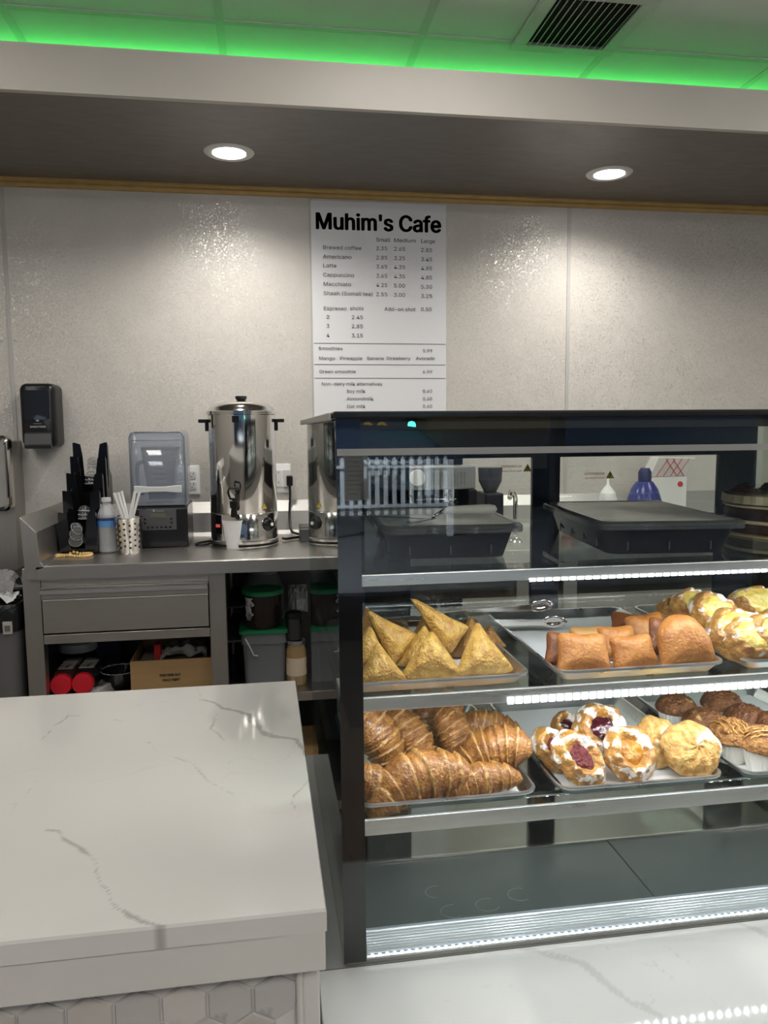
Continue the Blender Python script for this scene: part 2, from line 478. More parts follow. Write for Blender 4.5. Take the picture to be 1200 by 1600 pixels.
# unseen globe lamps added over the customer side to brighten ceiling and soffit
for i, x in enumerate((-1.2, .35, 1.9)):
    t = thing('added_globe', 'added unseen globe lamp over the counter, %s' % ('near the left wall', 'in the middle of the row', 'beyond the display case')[i], 'added light', (x, .80, 2.25))
    if i == 0: t['label'] = 'added unseen globe lamp over the counter, farthest from the display case'
    obj('globe', lth([(0, -.10)] + [(.10 * math.sin(a * PI / 12), -.10 * math.cos(a * PI / 12)) for a in range(1, 12)] + [(.02, .098)], 32), mat('globe_lit', (1, 1, 1), .5, emit=P_GLOBE, ecol=(1, .96, .90)), t, smooth='all')
    obj('cap', lth([(.035, .092), (.035, .105), (.01, .12), (0, .12)], 24), STEEL, t, smooth=True)
    obj('rod', lth([(.005, .11), (.005, CZ - 2.25 - .012)], 10), STEEL, t)
    obj('ceiling_rose', lth([(.05, CZ - 2.25 - .006), (.05, CZ - 2.25 - .014), (0, CZ - 2.25 - .016)], 24), STEEL, t, smooth=True)

# ------------------------------------------------------------------ menu board
MY = WY - .0035
def mc(x, y): return at(470 + x / 4.571, 300 + y / 4.571, Y=MY)
mb = thing('menu_board', 'tall white printed menu board with black prices on the sparkly wall', 'sign', (.468, MY, 1.45))
z0 = 1.05
obj('sheet', bx(.203 - .468, .733 - .468, 0, .003, z0 - 1.45, 2.272 - 1.45), mat('menu_white', (.74, .745, .765), .38), mb)
INK = mat('menu_ink', (.02, .02, .022), .6); INK2 = mat('menu_grey_ink', (.07, .07, .075), .6)
def line(s, x0, x1, y, size, ink, nm='lettering', bold=0):
    a = mc(x0, y); c = mc(x1, y)
    o = text(nm, s, size, ink, mb, (0, 0, 0), bold=bold, ext=.0003)
    xs = [v_.co.x for v_ in o.data.vertices]; k_ = (c.x - a.x) / (max(xs) - min(xs)); mn = min(xs)
    for v_ in o.data.vertices: v_.co.x = (v_.co.x - mn) * k_
    o.location = (a.x - .468, -.0012, a.z - 1.45)
    return o
tl_ = line("Muhim's Cafe", 113, 997, 262, .115, INK, 'title')
bm = B()
for dx_, dz_ in ((0, 0), (.0032, .0008), (-.0032, -.0008), (.0032, -.0008), (-.0032, .0008), (0, .0020), (0, -.0020), (.0016, .0015), (-.0016, -.0015)):
    me = tl_.data.copy(); me.transform(Matrix.Translation((dx_, 0, dz_))); bm.from_mesh(me)
bm.to_mesh(tl_.data); bm.free()
rows = [("Brewed coffee", 160, 432, 408, ("2.35", "2.65", "2.85")), ("Americano", 158, 362, 474, ("2.85", "3.25", "3.45")), ("Latte", 160, 254, 538, ("3.65", "4.35", "4.85")),
        ("Cappuccino", 160, 380, 604, ("3.65", "4.35", "4.85")), ("Macchiato", 163, 358, 670, ("4.25", "5.00", "5.30")), ("Shaah (Somali tea)", 163, 512, 736, ("2.55", "3.00", "3.25"))]
fs = .0275
body = []
def ln(s, x0, x1, y, size=fs): body.append(line(s, x0, x1, y, size, INK2))
ln("Small", 538, 637, 354); ln("Medium", 667, 820, 358); ln("Large", 860, 957, 364)
for s, x0, x1, y, pr_ in rows:
    ln(s, x0, x1, y)
    for q, (xa, dy) in enumerate(((539, 8), (666, 12), (859, 20))): ln(pr_[q], xa, xa + 78, y + dy)
ln("Espresso", 164, 327, 844); ln("shots", 351, 448, 844); ln("Add-on shot", 597, 819, 849); ln("0.50", 858, 935, 851)
for s, p_, y in (("2", "2.45", 906), ("3", "2.85", 970), ("4", "3.15", 1036)): ln(s, 184, 204, y); ln(p_, 364, 443, y + 2)
fs2 = .0245
ln("Smoothies", 127, 298, 1129, fs2); ln("5.99", 872, 938, 1146, fs2)
for s, a, c in (("Mango", 131, 243), ("Pineapple", 281, 438), ("Banana", 474, 590), ("Strawberry", 611, 783), ("Avocado", 822, 956)): ln(s, a, c, 1199, fs2)
ln("Green smoothie", 133, 392, 1294, fs2); ln("6.99", 871, 938, 1296, fs2); ln("Non-dairy milk alternatives", 150, 580, 1382, fs2)
for s, a, c, y in (("Soy milk", 328, 460, 1434), ("Almondmilk", 329, 519, 1488), ("Oat milk", 329, 462, 1542)): ln(s, a, c, y, fs2); ln("0.60", 871, 938, y, fs2)
bm = B()
for o in body:
    me = o.data.copy(); me.transform(Matrix.Translation(o.location)); bm.from_mesh(me); bpy.data.objects.remove(o)
obj('price_lettering', bm, INK2, mb, recalc=False)
for yl in (1080, 1232, 1330):
    a = mc(90, yl)
    obj('rule', bx(-.262, .262, -.0008, 0, a.z - 1.45 - .0012, a.z - 1.45 + .0012), INK2, mb)

# ------------------------------------------------------------------ stone counters
def stone_mat():
    m = mat('veined_quartz', (.70, .69, .665), .06, attr='vein', var=.035, nscale=3, col2=(.93, .93, .93))
    rr = [n for n in m.node_tree.nodes if n.type == 'VALTORGB'][0]
    rr.color_ramp.elements[0].color = (.95, .95, .95, 1); rr.color_ramp.elements[1].color = (1, 1, 1, 1)
    return m
QZ = stone_mat()
def vein_slab(name, x0, x1, y0, y1, z0, z1, veins, parent, step=.003, base=(.62, .61, .585), vc=(.36, .35, .335), seed=0):
    nx = int((x1 - x0) / step) + 1; ny = int((y1 - y0) / step) + 1
    gx = np.linspace(x0, x1, nx); gy = np.linspace(y0, y1, ny)
    X, Y = np.meshgrid(gx, gy); X = X.ravel(); Y = Y.ravel()
    def nz(s, off):
        return np.array([noise.noise(Vector((a * s + off, b * s, off * .7))) for a, b in zip(X, Y)])
    w1, w2, w3 = nz(28, seed), nz(28, seed + 9.3), nz(95, seed + 4.1)
    wx = X + w1 * .006 + w3 * .0015; wy = Y + w2 * .006 + w3 * .0015
    m_ = np.zeros(len(X))
    brk = nz(45, seed + 17)
    for pts, strength in veins:
        best = np.full(len(X), -1.0)
        for (ax, ay, aw), (bx_, by, bw) in zip(pts, pts[1:]):
            dx, dy = bx_ - ax, by - ay; l2 = dx * dx + dy * dy + 1e-12
            t = np.clip(((wx - ax) * dx + (wy - ay) * dy) / l2, 0, 1)
            d = np.hypot(wx - ax - t * dx, wy - ay - t * dy); ww = aw + (bw - aw) * t
            hole = np.where((ww > .005) & (brk > .28) & (d < ww * .55), .75, 0)
            edge = np.clip((ww * (1 + brk * .7) - d) / .0012 + .5, 0, 1) * (1 - hole)
            best = np.maximum(best, edge)
        m_ = np.maximum(m_, best * strength)
    cloud = nz(5, seed + 2) * .03
    bm = B(); vs = [bm.verts.new((a, b, z1)) for a, b in zip(X, Y)]
    for j in range(ny - 1):
        for i in range(nx - 1): bm.faces.new((vs[j * nx + i], vs[j * nx + i + 1], vs[(j + 1) * nx + i + 1], vs[(j + 1) * nx + i]))
    # skirt and underside
    edge = [vs[i] for i in range(nx)] + [vs[j * nx + nx - 1] for j in range(1, ny)] + [vs[(ny - 1) * nx + i] for i in range(nx - 2, -1, -1)] + [vs[j * nx] for j in range(ny - 2, 0, -1)]
    c_ = Vector(((x0 + x1) / 2, (y0 + y1) / 2, 0)); r_ = .003
    mids = []; lows = []
    for v_ in edge:   # softened arris: pull the rim vertex in a little
        p = v_.co.copy(); q = p.copy(); q.z = z1 - r_; mids.append(bm.verts.new(q)); q2 = p.copy(); q2.z = z0; lows.append(bm.verts.new(q2))
        sx = 1 if abs(p.x - x0) < 1e-6 else (-1 if abs(p.x - x1) < 1e-6 else 0); sy = 1 if abs(p.y - y0) < 1e-6 else (-1 if abs(p.y - y1) < 1e-6 else 0)
        v_.co.x += sx * r_ * .5; v_.co.y += sy * r_ * .5
    n = len(edge)
    for i in range(n):
        j = (i + 1) % n
        bm.faces.new((edge[j], edge[i], mids[i], mids[j])); bm.faces.new((mids[j], mids[i], lows[i], lows[j]))
    bm.faces.new(lows[::-1])
    bm.verts.index_update()
    me = bpy.data.meshes.new(name)
    top = {v_.index: k_ for k_, v_ in enumerate(vs)}
    emap = {}
    for k_, v_ in enumerate(edge): emap[mids[k_].index] = v_.index; emap[lows[k_].index] = v_.index
    bm.to_mesh(me); nv = len(bm.verts); bm.free()
    ca = me.color_attributes.new('vein', 'FLOAT_COLOR', 'POINT')
    base = np.array(base); vc = np.array(vc); cols = np.ones((nv, 4))
    tc_ = (base * (1 + cloud[:, None])) * (1 - m_[:, None]) + vc * m_[:, None]
    for vi in range(nv):
        k_ = top.get(vi)
        if k_ is None: k_ = top[emap[vi]]
        cols[vi, :3] = tc_[k_]
    ca.data.foreach_set('color', cols.ravel().astype(np.float32))
    me.materials.append(QZ)
    o = bpy.data.objects.new(name, me); COL.objects.link(o); o.parent = parent
    return o

LZ = .90
def vl(pts, k, Z, ox, oy, s):
    out = []
    for x, y, w_ in pts:
        p = at(ox + x / s, oy + y / s, Z=Z); out.append((p.x, p.y, w_ * k))
    return out
LV = [([(695, 92, 3), (740, 105, 8), (780, 125, 12), (830, 135, 10), (870, 150, 13), (890, 185, 17), (930, 215, 17), (985, 228, 13), (1030, 236, 12), (1075, 290, 15)], .9),
      ([(760, 145, 1.5), (738, 170, 3), (735, 200, 4), (760, 225, 4), (795, 242, 1)], .8),
      ([(160, 550, 7), (195, 555, 5), (215, 570, 1), (225, 575, 7), (245, 582, 5), (265, 598, 9), (285, 615, 9), (300, 640, 2), (325, 670, 1.2), (342, 700, 2.4), (350, 725, 1), (375, 760, 2), (390, 790, 1.4), (405, 815, 3.5), (410, 825, 4), (450, 845, 7), (500, 862, 6), (562, 880, 5)], .9),
      ([(605, 295, 2), (655, 313, 5), (665, 320, 1), (690, 352, 4.5), (725, 378, 1), (780, 410, 1.2), (810, 425, 1)], .8),
      ([(150, 235, 1), (165, 205, 2), (180, 190, .8), (200, 178, 3.4), (235, 150, 3), (280, 152, 2)], .75),
      ([(1075, 370, 1.5), (1022, 425, 5), (1018, 455, 2), (1022, 480, 3)], .7),
      ([(506, 245, 4), (514, 245, 4)], .8), ([(514, 250, .8), (545, 275, .8)], .4), ([(385, 166, 2), (417, 168, 2)], .7),
      ([(688, 55, 1), (700, 92, 2)], .6), ([(405, 815, 1.2), (372, 838, 1)], .6), ([(480, 112, 1.5), (495, 112, 1)], .6), ([(560, 105, 2), (585, 102, 1)], .6),
      ([(780, 370, 1.6), (800, 345, 1), (795, 310, 1), (850, 290, .8), (920, 320, .8), (1000, 300, .8), (1030, 250, .8)], .4),
      ([(800, 348, .9), (860, 352, .9), (930, 340, .8)], .35), ([(30, 500, 1), (45, 460, 1), (0, 465, 1)], .35), ([(60, 450, 1), (110, 400, 1), (125, 370, .8)], .35),
      ([(-20, 380, 2), (60, 350, 2), (180, 325, 1)], .25), ([(310, 385, 3), (450, 350, 3), (600, 310, 3), (700, 295, 2)], .16), ([(80, 280, 1), (105, 272, 1)], .5),
      ([(850, 420, .7), (920, 480, .8), (1040, 500, .8)], .25), ([(1000, 158, 2), (1015, 156, 2)], .5), ([(940, 170, .7), (1000, 150, .7), (1030, 140, .7)], .35)]
lc = thing('service_counter', 'tall white veined stone counter with hexagon tiled front', 'counter', (0, 0, 0))
vein_slab('slab', -1.30, .054, .760, 1.513, .875, LZ, [(vl(p, .00036, LZ, 0, 1050, 2.2222), s) for p, s in LV], lc, seed=1)
WHITEQ = mat('white_quartz_edge', (.60, .585, .56), .15, var=.05, nscale=6, spots=((.40, .385, .37), .66, 7, .03), )
obj('apron', bx(-1.295, .0525, .7635, .80, .828, .8745), WHITEQ, lc, bevel=.0015)
obj('apron', bx(.02, .0525, .80, 1.51, .828, .8745), WHITEQ, lc, bevel=.0015)
cab = mat('cabinet_white', (.60, .585, .56), .4)
obj('body', bx(-1.28, .030, .810, 1.50, .0, .8745), cab, lc)
pt = at(470, 1570, Y=.80).x; pt2 = at(500, 1570, Y=.80).x
obj('corner_post', bx(pt + .002, pt2, .797, .85, 0, .828), cab, lc, bevel=.003)
obj('post_bead', lth([(.004, 0), (.004, .828)], 12, c=(pt - .001, .799, 0)), cab, lc, smooth=True)
GROUT = mat('grout', (.58, .565, .54), .8)
obj('grout_bed', bx(-1.28, pt, .803, .81, 0, .828), GROUT, lc)
hexm = [mat('hex_tile_%s' % n, c, .2, var=.10, nscale=10, spots=(c2, .60, 14, .05), coat=.3) for n, c, c2 in
        (('warm', (.50, .475, .445), (.40, .37, .35)), ('plain', (.55, .53, .50), (.47, .45, .43)), ('veined', (.48, .465, .455), (.30, .29, .29)))]
AF = .0492; RR = AF / math.sqrt(3); pj = at(396, 1581, Y=.80)
gap = .0022; hz = pj.z + RR / 2
hms = []
for mm in hexm:
    bm = B(); ins = .0018
    def hx_(r, y): return [(r * math.sin(PI / 3 * i), y, r * math.cos(PI / 3 * i)) for i in range(6)]
    r0 = RR - gap / math.sqrt(3)
    loft(bm, [hx_(r0, .004), hx_(r0, -.001), hx_(r0 - ins, -.003)])
    bmesh.ops.recalc_face_normals(bm, faces=bm.faces)
    me = bpy.data.meshes.new('hex_tile'); bm.to_mesh(me); bm.free(); me.materials.append(mm); hms.append(me)
rnd = random.Random(3)
for r in range(5):
    for c in range(-1, 20):
        x = pj.x + AF / 2 - AF * c + (AF / 2 if r % 2 else 0); z = hz - r * 1.5 * RR
        if x + AF / 2 > pt - .001: continue
        o = bpy.data.objects.new('hex_tile', hms[2 if (c <= 1 and r == 0) else rnd.choice((0, 0, 1, 2))]); COL.objects.link(o); o.parent = lc
        o.location = (x, .8025 + rnd.uniform(-.0004, .0004), z)

RZ = .652
RV = [([(40, 700, 8), (120, 708, 16), (200, 725, 22), (260, 745, 27), (330, 775, 26), (390, 820, 28), (440, 860, 28), (500, 905, 26), (560, 945, 20), (640, 985, 22), (700, 1020, 20), (780, 1065, 18)], .45),
      ([(1030, 578, 8), (1080, 590, 14), (1130, 605, 16), (1210, 640, 22), (1300, 680, 20)], .45),
      ([(615, 690, 1.5), (640, 745, 1.5), (690, 790, 2.5), (745, 812, 2), (770, 850, 1.5)], .45), ([(700, 670, 1.5), (780, 735, 2), (850, 775, 1.5), (890, 812, 1.5)], .4),
      ([(440, 675, 1.5), (460, 720, 2), (480, 740, 1)], .35), ([(600, 760, 1), (660, 785, 1.5)], .4), ([(910, 890, 2), (940, 880, 1.5), (930, 925, 1.5), (960, 960, 1.5), (1060, 1010, 1.5)], .35),
      ([(660, 910, 2), (680, 930, 1.5), (665, 960, 1.5)], .35), ([(-15, 868, 3), (-22, 862, 2)], .5), ([(-205, 870, 2), (-140, 872, 4), (-100, 865, 3)], .3), ([(-295, 943, 2), (-280, 946, 2)], .6), ([(-100, 800, 1), (-105, 803, 1)], .6)]
rc = thing('display_counter', 'low white veined stone counter under the glass display case', 'counter', (0, 0, 0))
vein_slab('slab', .0565, 1.9, .74, 1.000, RZ - .03, RZ - .0005, [(vl(p, .00028, RZ, 800, 1250, 3.0), s) for p, s in RV], rc, step=.004, base=(.60, .605, .59), vc=(.40, .40, .38), seed=5)
obj('rear_ledge', bx(.0565, 1.9, 1.0005, 1.72, RZ - .03, RZ - .0005), mat('ledge_grey', (.15, .155, .15), .35), rc)
obj('body', bx(.075, 1.88, .78, 1.70, 0, RZ - .03), cab, rc)

# ------------------------------------------------------------------ display case
X0, X1, Y0, Y1, ZB, ZT = .094, 1.13, 1.0, 1.66, RZ, 1.424
dc = thing('display_case', 'black framed glass pastry display case with lit shelves', 'display case', (0, 0, 0))
lid_m = mat('case_lid_black', (.012, .012, .013), .22)
obj('lid', bx(X0 - .004, X1 + .004, Y0 - .006, 1.735, 1.4145, ZT), lid_m, dc, bevel=.003)
obj('lid_edge', bx(X0 - .010, X0 - .0045, Y0 + .004, 1.735, 1.412, 1.4225), STEEL, dc, bevel=.0015)
obj('front_glass', bx(X0, X1, Y0, Y0 + .003, ZB + .003, 1.4145), glassmat('front_pane', (.97, .985, .975), 1.47), dc)
obj('side_glass', bx(X0, X0 + .003, Y0 + .0045, Y1, ZB + .003, 1.4145), SGLASS, dc)
obj('side_glass', bx(X1 - .003, X1, Y0 + .0045, Y1, ZB + .003, 1.4145), SGLASS, dc)
obj('black_border', bx(X0 + .0005, .1262, Y0 + .0032, Y0 + .0042, ZB + .003, 1.4145), BLACKG, dc)
obj('black_border', bx(X1 - .034, X1 - .0005, Y0 + .0032, Y0 + .0042, ZB + .003, 1.4145), BLACKG, dc)
obj('frosted_strip', bx(X0 + .001, X1 - .001, Y0 - .0012, Y0 - .0002, 1.3665, 1.3755), mat('frosted_strip', (.34, .34, .33), .35, alpha=.72), dc)
obj('inner_ceiling', bx(X0 + .004, X1 - .004, Y0 + .005, Y1 + .03, 1.40, 1.4143), BLACKM, dc)
obj('base_frame', bx(X0 + .0045, X1 - .0045, Y0 + .0045, Y1, ZB, ZB + .004), STEEL, dc)
for x in (X0 + .004, X1 - .012):
    obj('rear_post', bx(x, x + .010, Y1 - .006, Y1 + .008, ZB, 1.412), STEELV, dc, bevel=.001)
# rear doors
RYd = 1.61
navy = mat('door_frame_navy', (.008, .010, .022), .18)
wz0, wz1 = .715, 1.337
for a, b_, c, d_ in ((X0 + .016, .205 + .004, .69, 1.40), (.581, .644, .69, 1.40), (1.023, X1 - .014, .69, 1.40)):
    obj('door_frame', bx(a, b_, RYd, RYd + .012, c, d_), navy, dc)
for a, b_ in ((.209, .581), (.644, 1.023)):
    obj('door_frame', bx(a, b_, RYd, RYd + .012, wz1, 1.40), navy, dc)
    obj('door_frame', bx(a, b_, RYd, RYd + .012, .69, wz0), navy, dc)
    obj('door_glass', bx(a, b_, RYd + .004, RYd + .007, wz0, wz1), GLASS, dc)
obj('door_frame', bx(.209, .31, RYd + .012, RYd + .018, wz0, wz1), glassmat('tinted_pane', (.35, .38, .40), 1.5), dc)
YEL = mat('warning_yellow', (.80, .58, .05), .5); RED = mat('warning_red', (.55, .05, .04), .5)
for px, py, tx_ in ((824, 731, 770), (953, 742, 896)):
    p = at(px, py, Y=RYd)
    s = .0095
    pl = obj('warning_label', prism(B(), [(-s, -s * .8), (s, -s * .8), (0, s * .95)], RYd - .0015, RYd - .001), BLACKM, dc)
    pl.location = (p.x, 0, p.z)
    o = obj('triangle', prism(B(), [(-s * .8, -s * .68), (s * .8, -s * .68), (0, s * .72)], RYd - .0019, RYd - .0015), YEL, pl)
    o = obj('mark', bx(-.0007, .0007, RYd - .0022, RYd - .0019, -.003, .003), BLACKM, pl)
    t1 = text('lettering', 'WARNING', .011, RED, pl, (-.013, RYd - .002, .001), sx=-1.25, ext=.0002)
    t2 = text('lettering', 'Place no items here', .008, RED, pl, (-.013, RYd - .002, -.008), sx=-.9, ext=.0002)

# shelves
def leds(parent, x0, x1, y, z, n, m_=None):
    bm = B()
    for i in range(n):
        x = x0 + (x1 - x0) * (i + .5) / n
        box(bm, x - .0022, x + .0022, y - .0022, y + .0022, z - .0012, z)
    o = obj('led_chips', bm, m_ or LEDM, parent); o['kind'] = 'stuff'
    return o
RAIL = mat('shelf_rail', (.80, .81, .81), .32, .85, var=.08, nscale=60, stretch=(.3, 4, 4), rvar=.06, rscale=20)
clr = glassmat('led_lens', (.95, .97, .97), 1.5, .15, .35)
for i, (zt, zb, y0_, yl, pw, xs) in enumerate(((1.206, 1.191, Y0 + .006, Y0 + .014, 1.0, .36), (1.036, 1.0175, Y0 + .006, Y0 + .012, 1.15, .33), (.861, .839, Y0 + .006, Y0 + .055, 1.0, X0 + .04))):
    sh = obj('shelf', bx(X0 + .010, X1 - .010, y0_ + .006, 1.585, zt - .006, zt), SHGLASS, dc)
    obj('front_rail', bx(X0 + .006, X1 - .006, y0_, y0_ + .006, zb, zt + .0008), RAIL, sh, bevel=.001)
    obj('led_channel', bx(X0 + .012, X1 - .012, yl - .004, yl + .006, zt - .0095, zt - .0065), ALU, sh)
    leds(sh, xs, X1 - .02, yl + .001, zt - .0098, 62, mat('led_strong', (1, 1, 1), .5, emit=120, ecol=(.92, .97, 1)) if i == 2 else None)
    if i < 2:
        bm = B(); hh = (.0045, .010)[i]
        for q in range(64):
            xq = xs + (X1 - .02 - xs) * q / 64; box(bm, xq, xq + (X1 - .02 - xs) / 64 * .72, y0_ - .0020, y0_ - .0006, zb - .002, zb - .002 + hh)
        o = obj('led_lens', bm, mat('lens_glow', (1, 1, 1), .4, emit=2.2, ecol=(.93, .97, 1)), sh); o['kind'] = 'stuff'
        obj('lens_bar', bx(xs, X1 - .02, y0_ - .0006, y0_ - .0001, zb - .002, zb - .001 + hh), mat('lens_bar', (.7, .72, .72), .3), sh)
    if i < 2: lamp('shelf_light', 'AREA', ((X0 + X1) / 2, yl + .004, zt - .0125), P_LED * pw, (.93, .97, 1.0), X1 - X0 - .06, .008, (math.radians(14), 0, 0), dc)
    for x in (X0 + .006, X1 - .016):
        obj('bracket', bx(x, x + .010, y0_ + .01, 1.59, zt - .022, zt - .0065), STEEL, sh, bevel=.001)
# top light under the lid is off; base LED row in front of the grille
bl = obj('base_light', bx(.127, X1 - .035, Y0 + .0045, Y0 + .0075, ZB + .0045, ZB + .0075), ALU, dc)
leds(bl, .13, X1 - .04, Y0 + .006, ZB + .0095, 90, mat('led_dim', (1, 1, 1), .5, emit=3, ecol=(.92, .97, 1)))
obj('base_lens', bx(.127, X1 - .035, Y0 + .0043, Y0 + .0048, ZB + .0075, ZB + .011), mat('base_glow', (1, 1, 1), .4, emit=.55, ecol=(.90, .95, 1)), bl)
# louvred grille
gm = mat('grille_aluminium', (.50, .56, .62), .35, .6)
gp = obj('grille', prism(B(), [(Y0 + .008, ZB + .010), (Y0 + .0185, .6925), (Y0 + .021, .6925), (Y0 + .011, ZB + .010)], .1275, X1 - .036, 'X'), gm, dc)
for i in range(8):
    f = (i + .3) / 8; y = Y0 + .008 + .0105 * f; z = ZB + .0125 + .0275 * f
    obj('louvre', prism(B(), [(y - .0022, z), (y + .001, z + .0016), (y + .001, z - .0005)], .1275, X1 - .036, 'X'), mat('louvre_light', (.80, .84, .88), .3, .5), gp)
# deck
dk = mat('deck_glass', (.050, .066, .064), .17, var=.15, nscale=5, spec=.7)
for a, b_ in ((.104, .5715), (.5735, X1 - .01)):
    d = obj('deck_panel', bx(a, b_, Y0 + .021, 1.188, .674, .689), dk, dc, bevel=.001)
    for px, py in (((683, 1393), (708, 1423), (762, 1413)) if a < .2 else ((812, 1397),)):
        p = at(px, py, Z=.6895)
        pts = [(p.x + .0185 * math.cos(t / 24 * 2 * PI), p.y + .0155 * math.sin(t / 24 * 2 * PI), .6891) for t in range(2 + int(px) % 5, 17 + int(px * 3) % 8)]
        if px < 800 or a > .2 or True:
            bm = tube(B(), pts, .00022, 4)
            obj('residue_ring', bm, mat('residue', (.24, .27, .27), .6), d)
obj('rear_deck', bx(.104, X1 - .01, 1.19, 1.60, .674, .690), mat('deck_steel', (.42, .42, .42), .06, 1.0, rvar=.03), dc)
obj('deck_lip', bx(.104, X1 - .01, 1.186, 1.190, .690, .6935), POLISH, dc)
obj('deck_support', bx(X0 + .02, X1 - .02, Y0 + .03, 1.60, ZB + .004, .674), BLACKM, dc)

# ------------------------------------------------------------------ baking trays
def tray(px_label, cx, z, label, w=.264, d=.365, y0=1.0135, wear=None):
    t = thing('baking_tray', label, 'tray', (cx, y0 + d / 2, z), group='aluminium baking trays in the display case')
    obj('pan', shell_tray(B(), w, d, .0185, .010, .022, .0012), ALU, t, smooth=True, recalc=True)
    bm = B(); n = 12
    for j in range(n + 1):
        for i in range(n + 1):
            u = -w / 2 + .020 + (w - .040) * i / n; v_ = -d / 2 + .019 + (d - .038) * j / n
            bm.verts.new((u, v_, .0042 + .0012 * noise.noise(Vector((u * 30, v_ * 30, cx * 9)))))
    bm.verts.ensure_lookup_table()
    for j in range(n):
        for i in range(n):
            a = j * (n + 1) + i; bm.faces.new([bm.verts[q] for q in (a, a + 1, a + n + 2, a + n + 1)])
    obj('parchment', bm, mat('parchment', (.78, .79, .80), .75), t, smooth='all')
    return t
ZM, ZL = 1.0368, .8618
TR = [tray(0, .2365, ZM, 'aluminium tray holding the samosas on the middle shelf'), tray(0, .539, ZM, 'aluminium tray holding square fried buns on the middle shelf'),
      tray(0, .832, ZM, 'aluminium tray holding glazed cheese danishes on the middle shelf'), tray(0, .2500, ZL, 'aluminium tray holding croissants on the lowest shelf'),
      tray(0, .5445, ZL, 'aluminium tray holding fruit danishes on the lowest shelf'), tray(0, .838, ZL, 'aluminium tray holding muffins on the lowest shelf')]
FM, FL_ = ZM + .0055, ZL + .0055        # level of the parchment

# ------------------------------------------------------------------ pastry shapes
def pillow(outline, thick, nr=10, na=56, puff=.5, prof=None, nz=.0, seed=0, flat=0.35):
    """cushion over an outline r(angle); lies in the x-z plane facing -Y (front) and +Y (back)"""
    bm = B(); rings_f = []; rings_b = []
    for side in (0, 1):
        rings = []
        for j in range(nr + 1):
            r = j / nr
            rr = math.sin(r * PI / 2) if side == 0 else r
            ring = []
            for i in range(na if j else 1):
                a = 2 * PI * i / na; R0 = outline(a)
                h = (max(0, 1 - rr ** 2.6)) ** puff
                if prof and side == 0: h = prof(rr, a)
                y = -thick * h if side == 0 else thick * flat * h
                n = nz * noise.noise(Vector((rr * R0 * math.cos(a) * 70 + seed, rr * R0 * math.sin(a) * 70, seed + side)))
                ring.append(bm.verts.new((rr * R0 * math.cos(a) * (1 + n * 4), y - n * (1 if side == 0 else -1), rr * R0 * math.sin(a) * (1 + n * 4))) if not (side and j == nr) else None)
            rings.append(ring)
        if side: rings[-1] = rings_f[-1]
        else: rings_f = rings
        for j in range(nr):
            a_, b_ = rings[j], rings[j + 1]; n_ = na
            for i in range(n_):
                if j == 0: f = (a_[0], b_[i], b_[(i + 1) % n_])
                else: f = (a_[i], b_[i], b_[(i + 1) % n_], a_[(i + 1) % n_])
                try: bm.faces.new(f)
                except ValueError: pass
    return bm

def poly_outline(pts, rnd=.12, concave=0):
    """radius function of a polygon with softened corners"""
    P_ = [Vector(p) for p in pts]; n = len(P_)
    def f(a):
        d = Vector((math.cos(a), math.sin(a))); best = 0
        acc = 0
        for i in range(n):
            p, q = P_[i], P_[(i + 1) % n]; e = q - p; nn = Vector((e.y, -e.x)).normalized()
            k_ = nn.dot(p); c = nn.dot(d)
            if c > 1e-4: acc += (c / k_) ** 10
        r = acc ** (-1 / 10)
        return r * (1 - concave * abs(math.cos(2 * a)) ** 2)
    return f

def place(bm_obj, x, y, z, lean=0, yaw=0, roll=0):
    """roll in its own plane, lean back, then turn about the vertical"""
    M_ = Matrix.Translation((x, y, z)) @ Matrix.Rotation(math.radians(yaw), 4, 'Z') @ Matrix.Rotation(math.radians(-lean), 4, 'X') @ Matrix.Rotation(math.radians(roll), 4, 'Y')
    bm_obj.matrix_world = M_
    return bm_obj

def settle(o, zmin):
    bpy.context.view_layer.update()
    lo = min((o.matrix_world @ Vector(v.co)).z for v in o.data.vertices) if o.type == 'MESH' else min((c.matrix_world @ v.co).z for c in o.children if c.type == 'MESH' for v in c.data.vertices)
    o.location.z += zmin - lo
    return o

# samosas
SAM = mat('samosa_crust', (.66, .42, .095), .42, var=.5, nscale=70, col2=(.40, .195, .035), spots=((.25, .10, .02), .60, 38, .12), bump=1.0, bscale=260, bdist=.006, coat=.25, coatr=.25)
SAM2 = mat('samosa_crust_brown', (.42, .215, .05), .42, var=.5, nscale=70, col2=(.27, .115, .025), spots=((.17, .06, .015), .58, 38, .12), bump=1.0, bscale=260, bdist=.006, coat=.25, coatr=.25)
SEAM = mat('samosa_seam', (.74, .52, .20), .5)
def samosa(w_, h_, t_, seed, m_):
    tri = [(-w_ / 2, -h_ * .38), (w_ / 2, -h_ * .38), (w_ * .02, h_ * .62)]
    def prof(r, a):
        c = max(0, 1 - r ** 2.3) ** .60
        return c
    bm = pillow(poly_outline(tri), t_, 12, 72, prof=prof, nz=.0011, seed=seed, flat=.7)
    for v_ in bm.verts:     # fold ridge on one flank, pinched tips
        x, z = v_.co.x, v_.co.z
        k_ = abs(x + w_ * .16 - z * .10) / (w_ * .05)
        if v_.co.y < 0: v_.co.y -= .0028 * math.exp(-k_ * k_)
        q = (z + h_ * .38) / h_
        v_.co.y *= 1 - .25 * q
        v_.co.y += .003 * math.sin(z * 60 + seed)
    return obj('samosa', bm, m_, None, smooth='all')
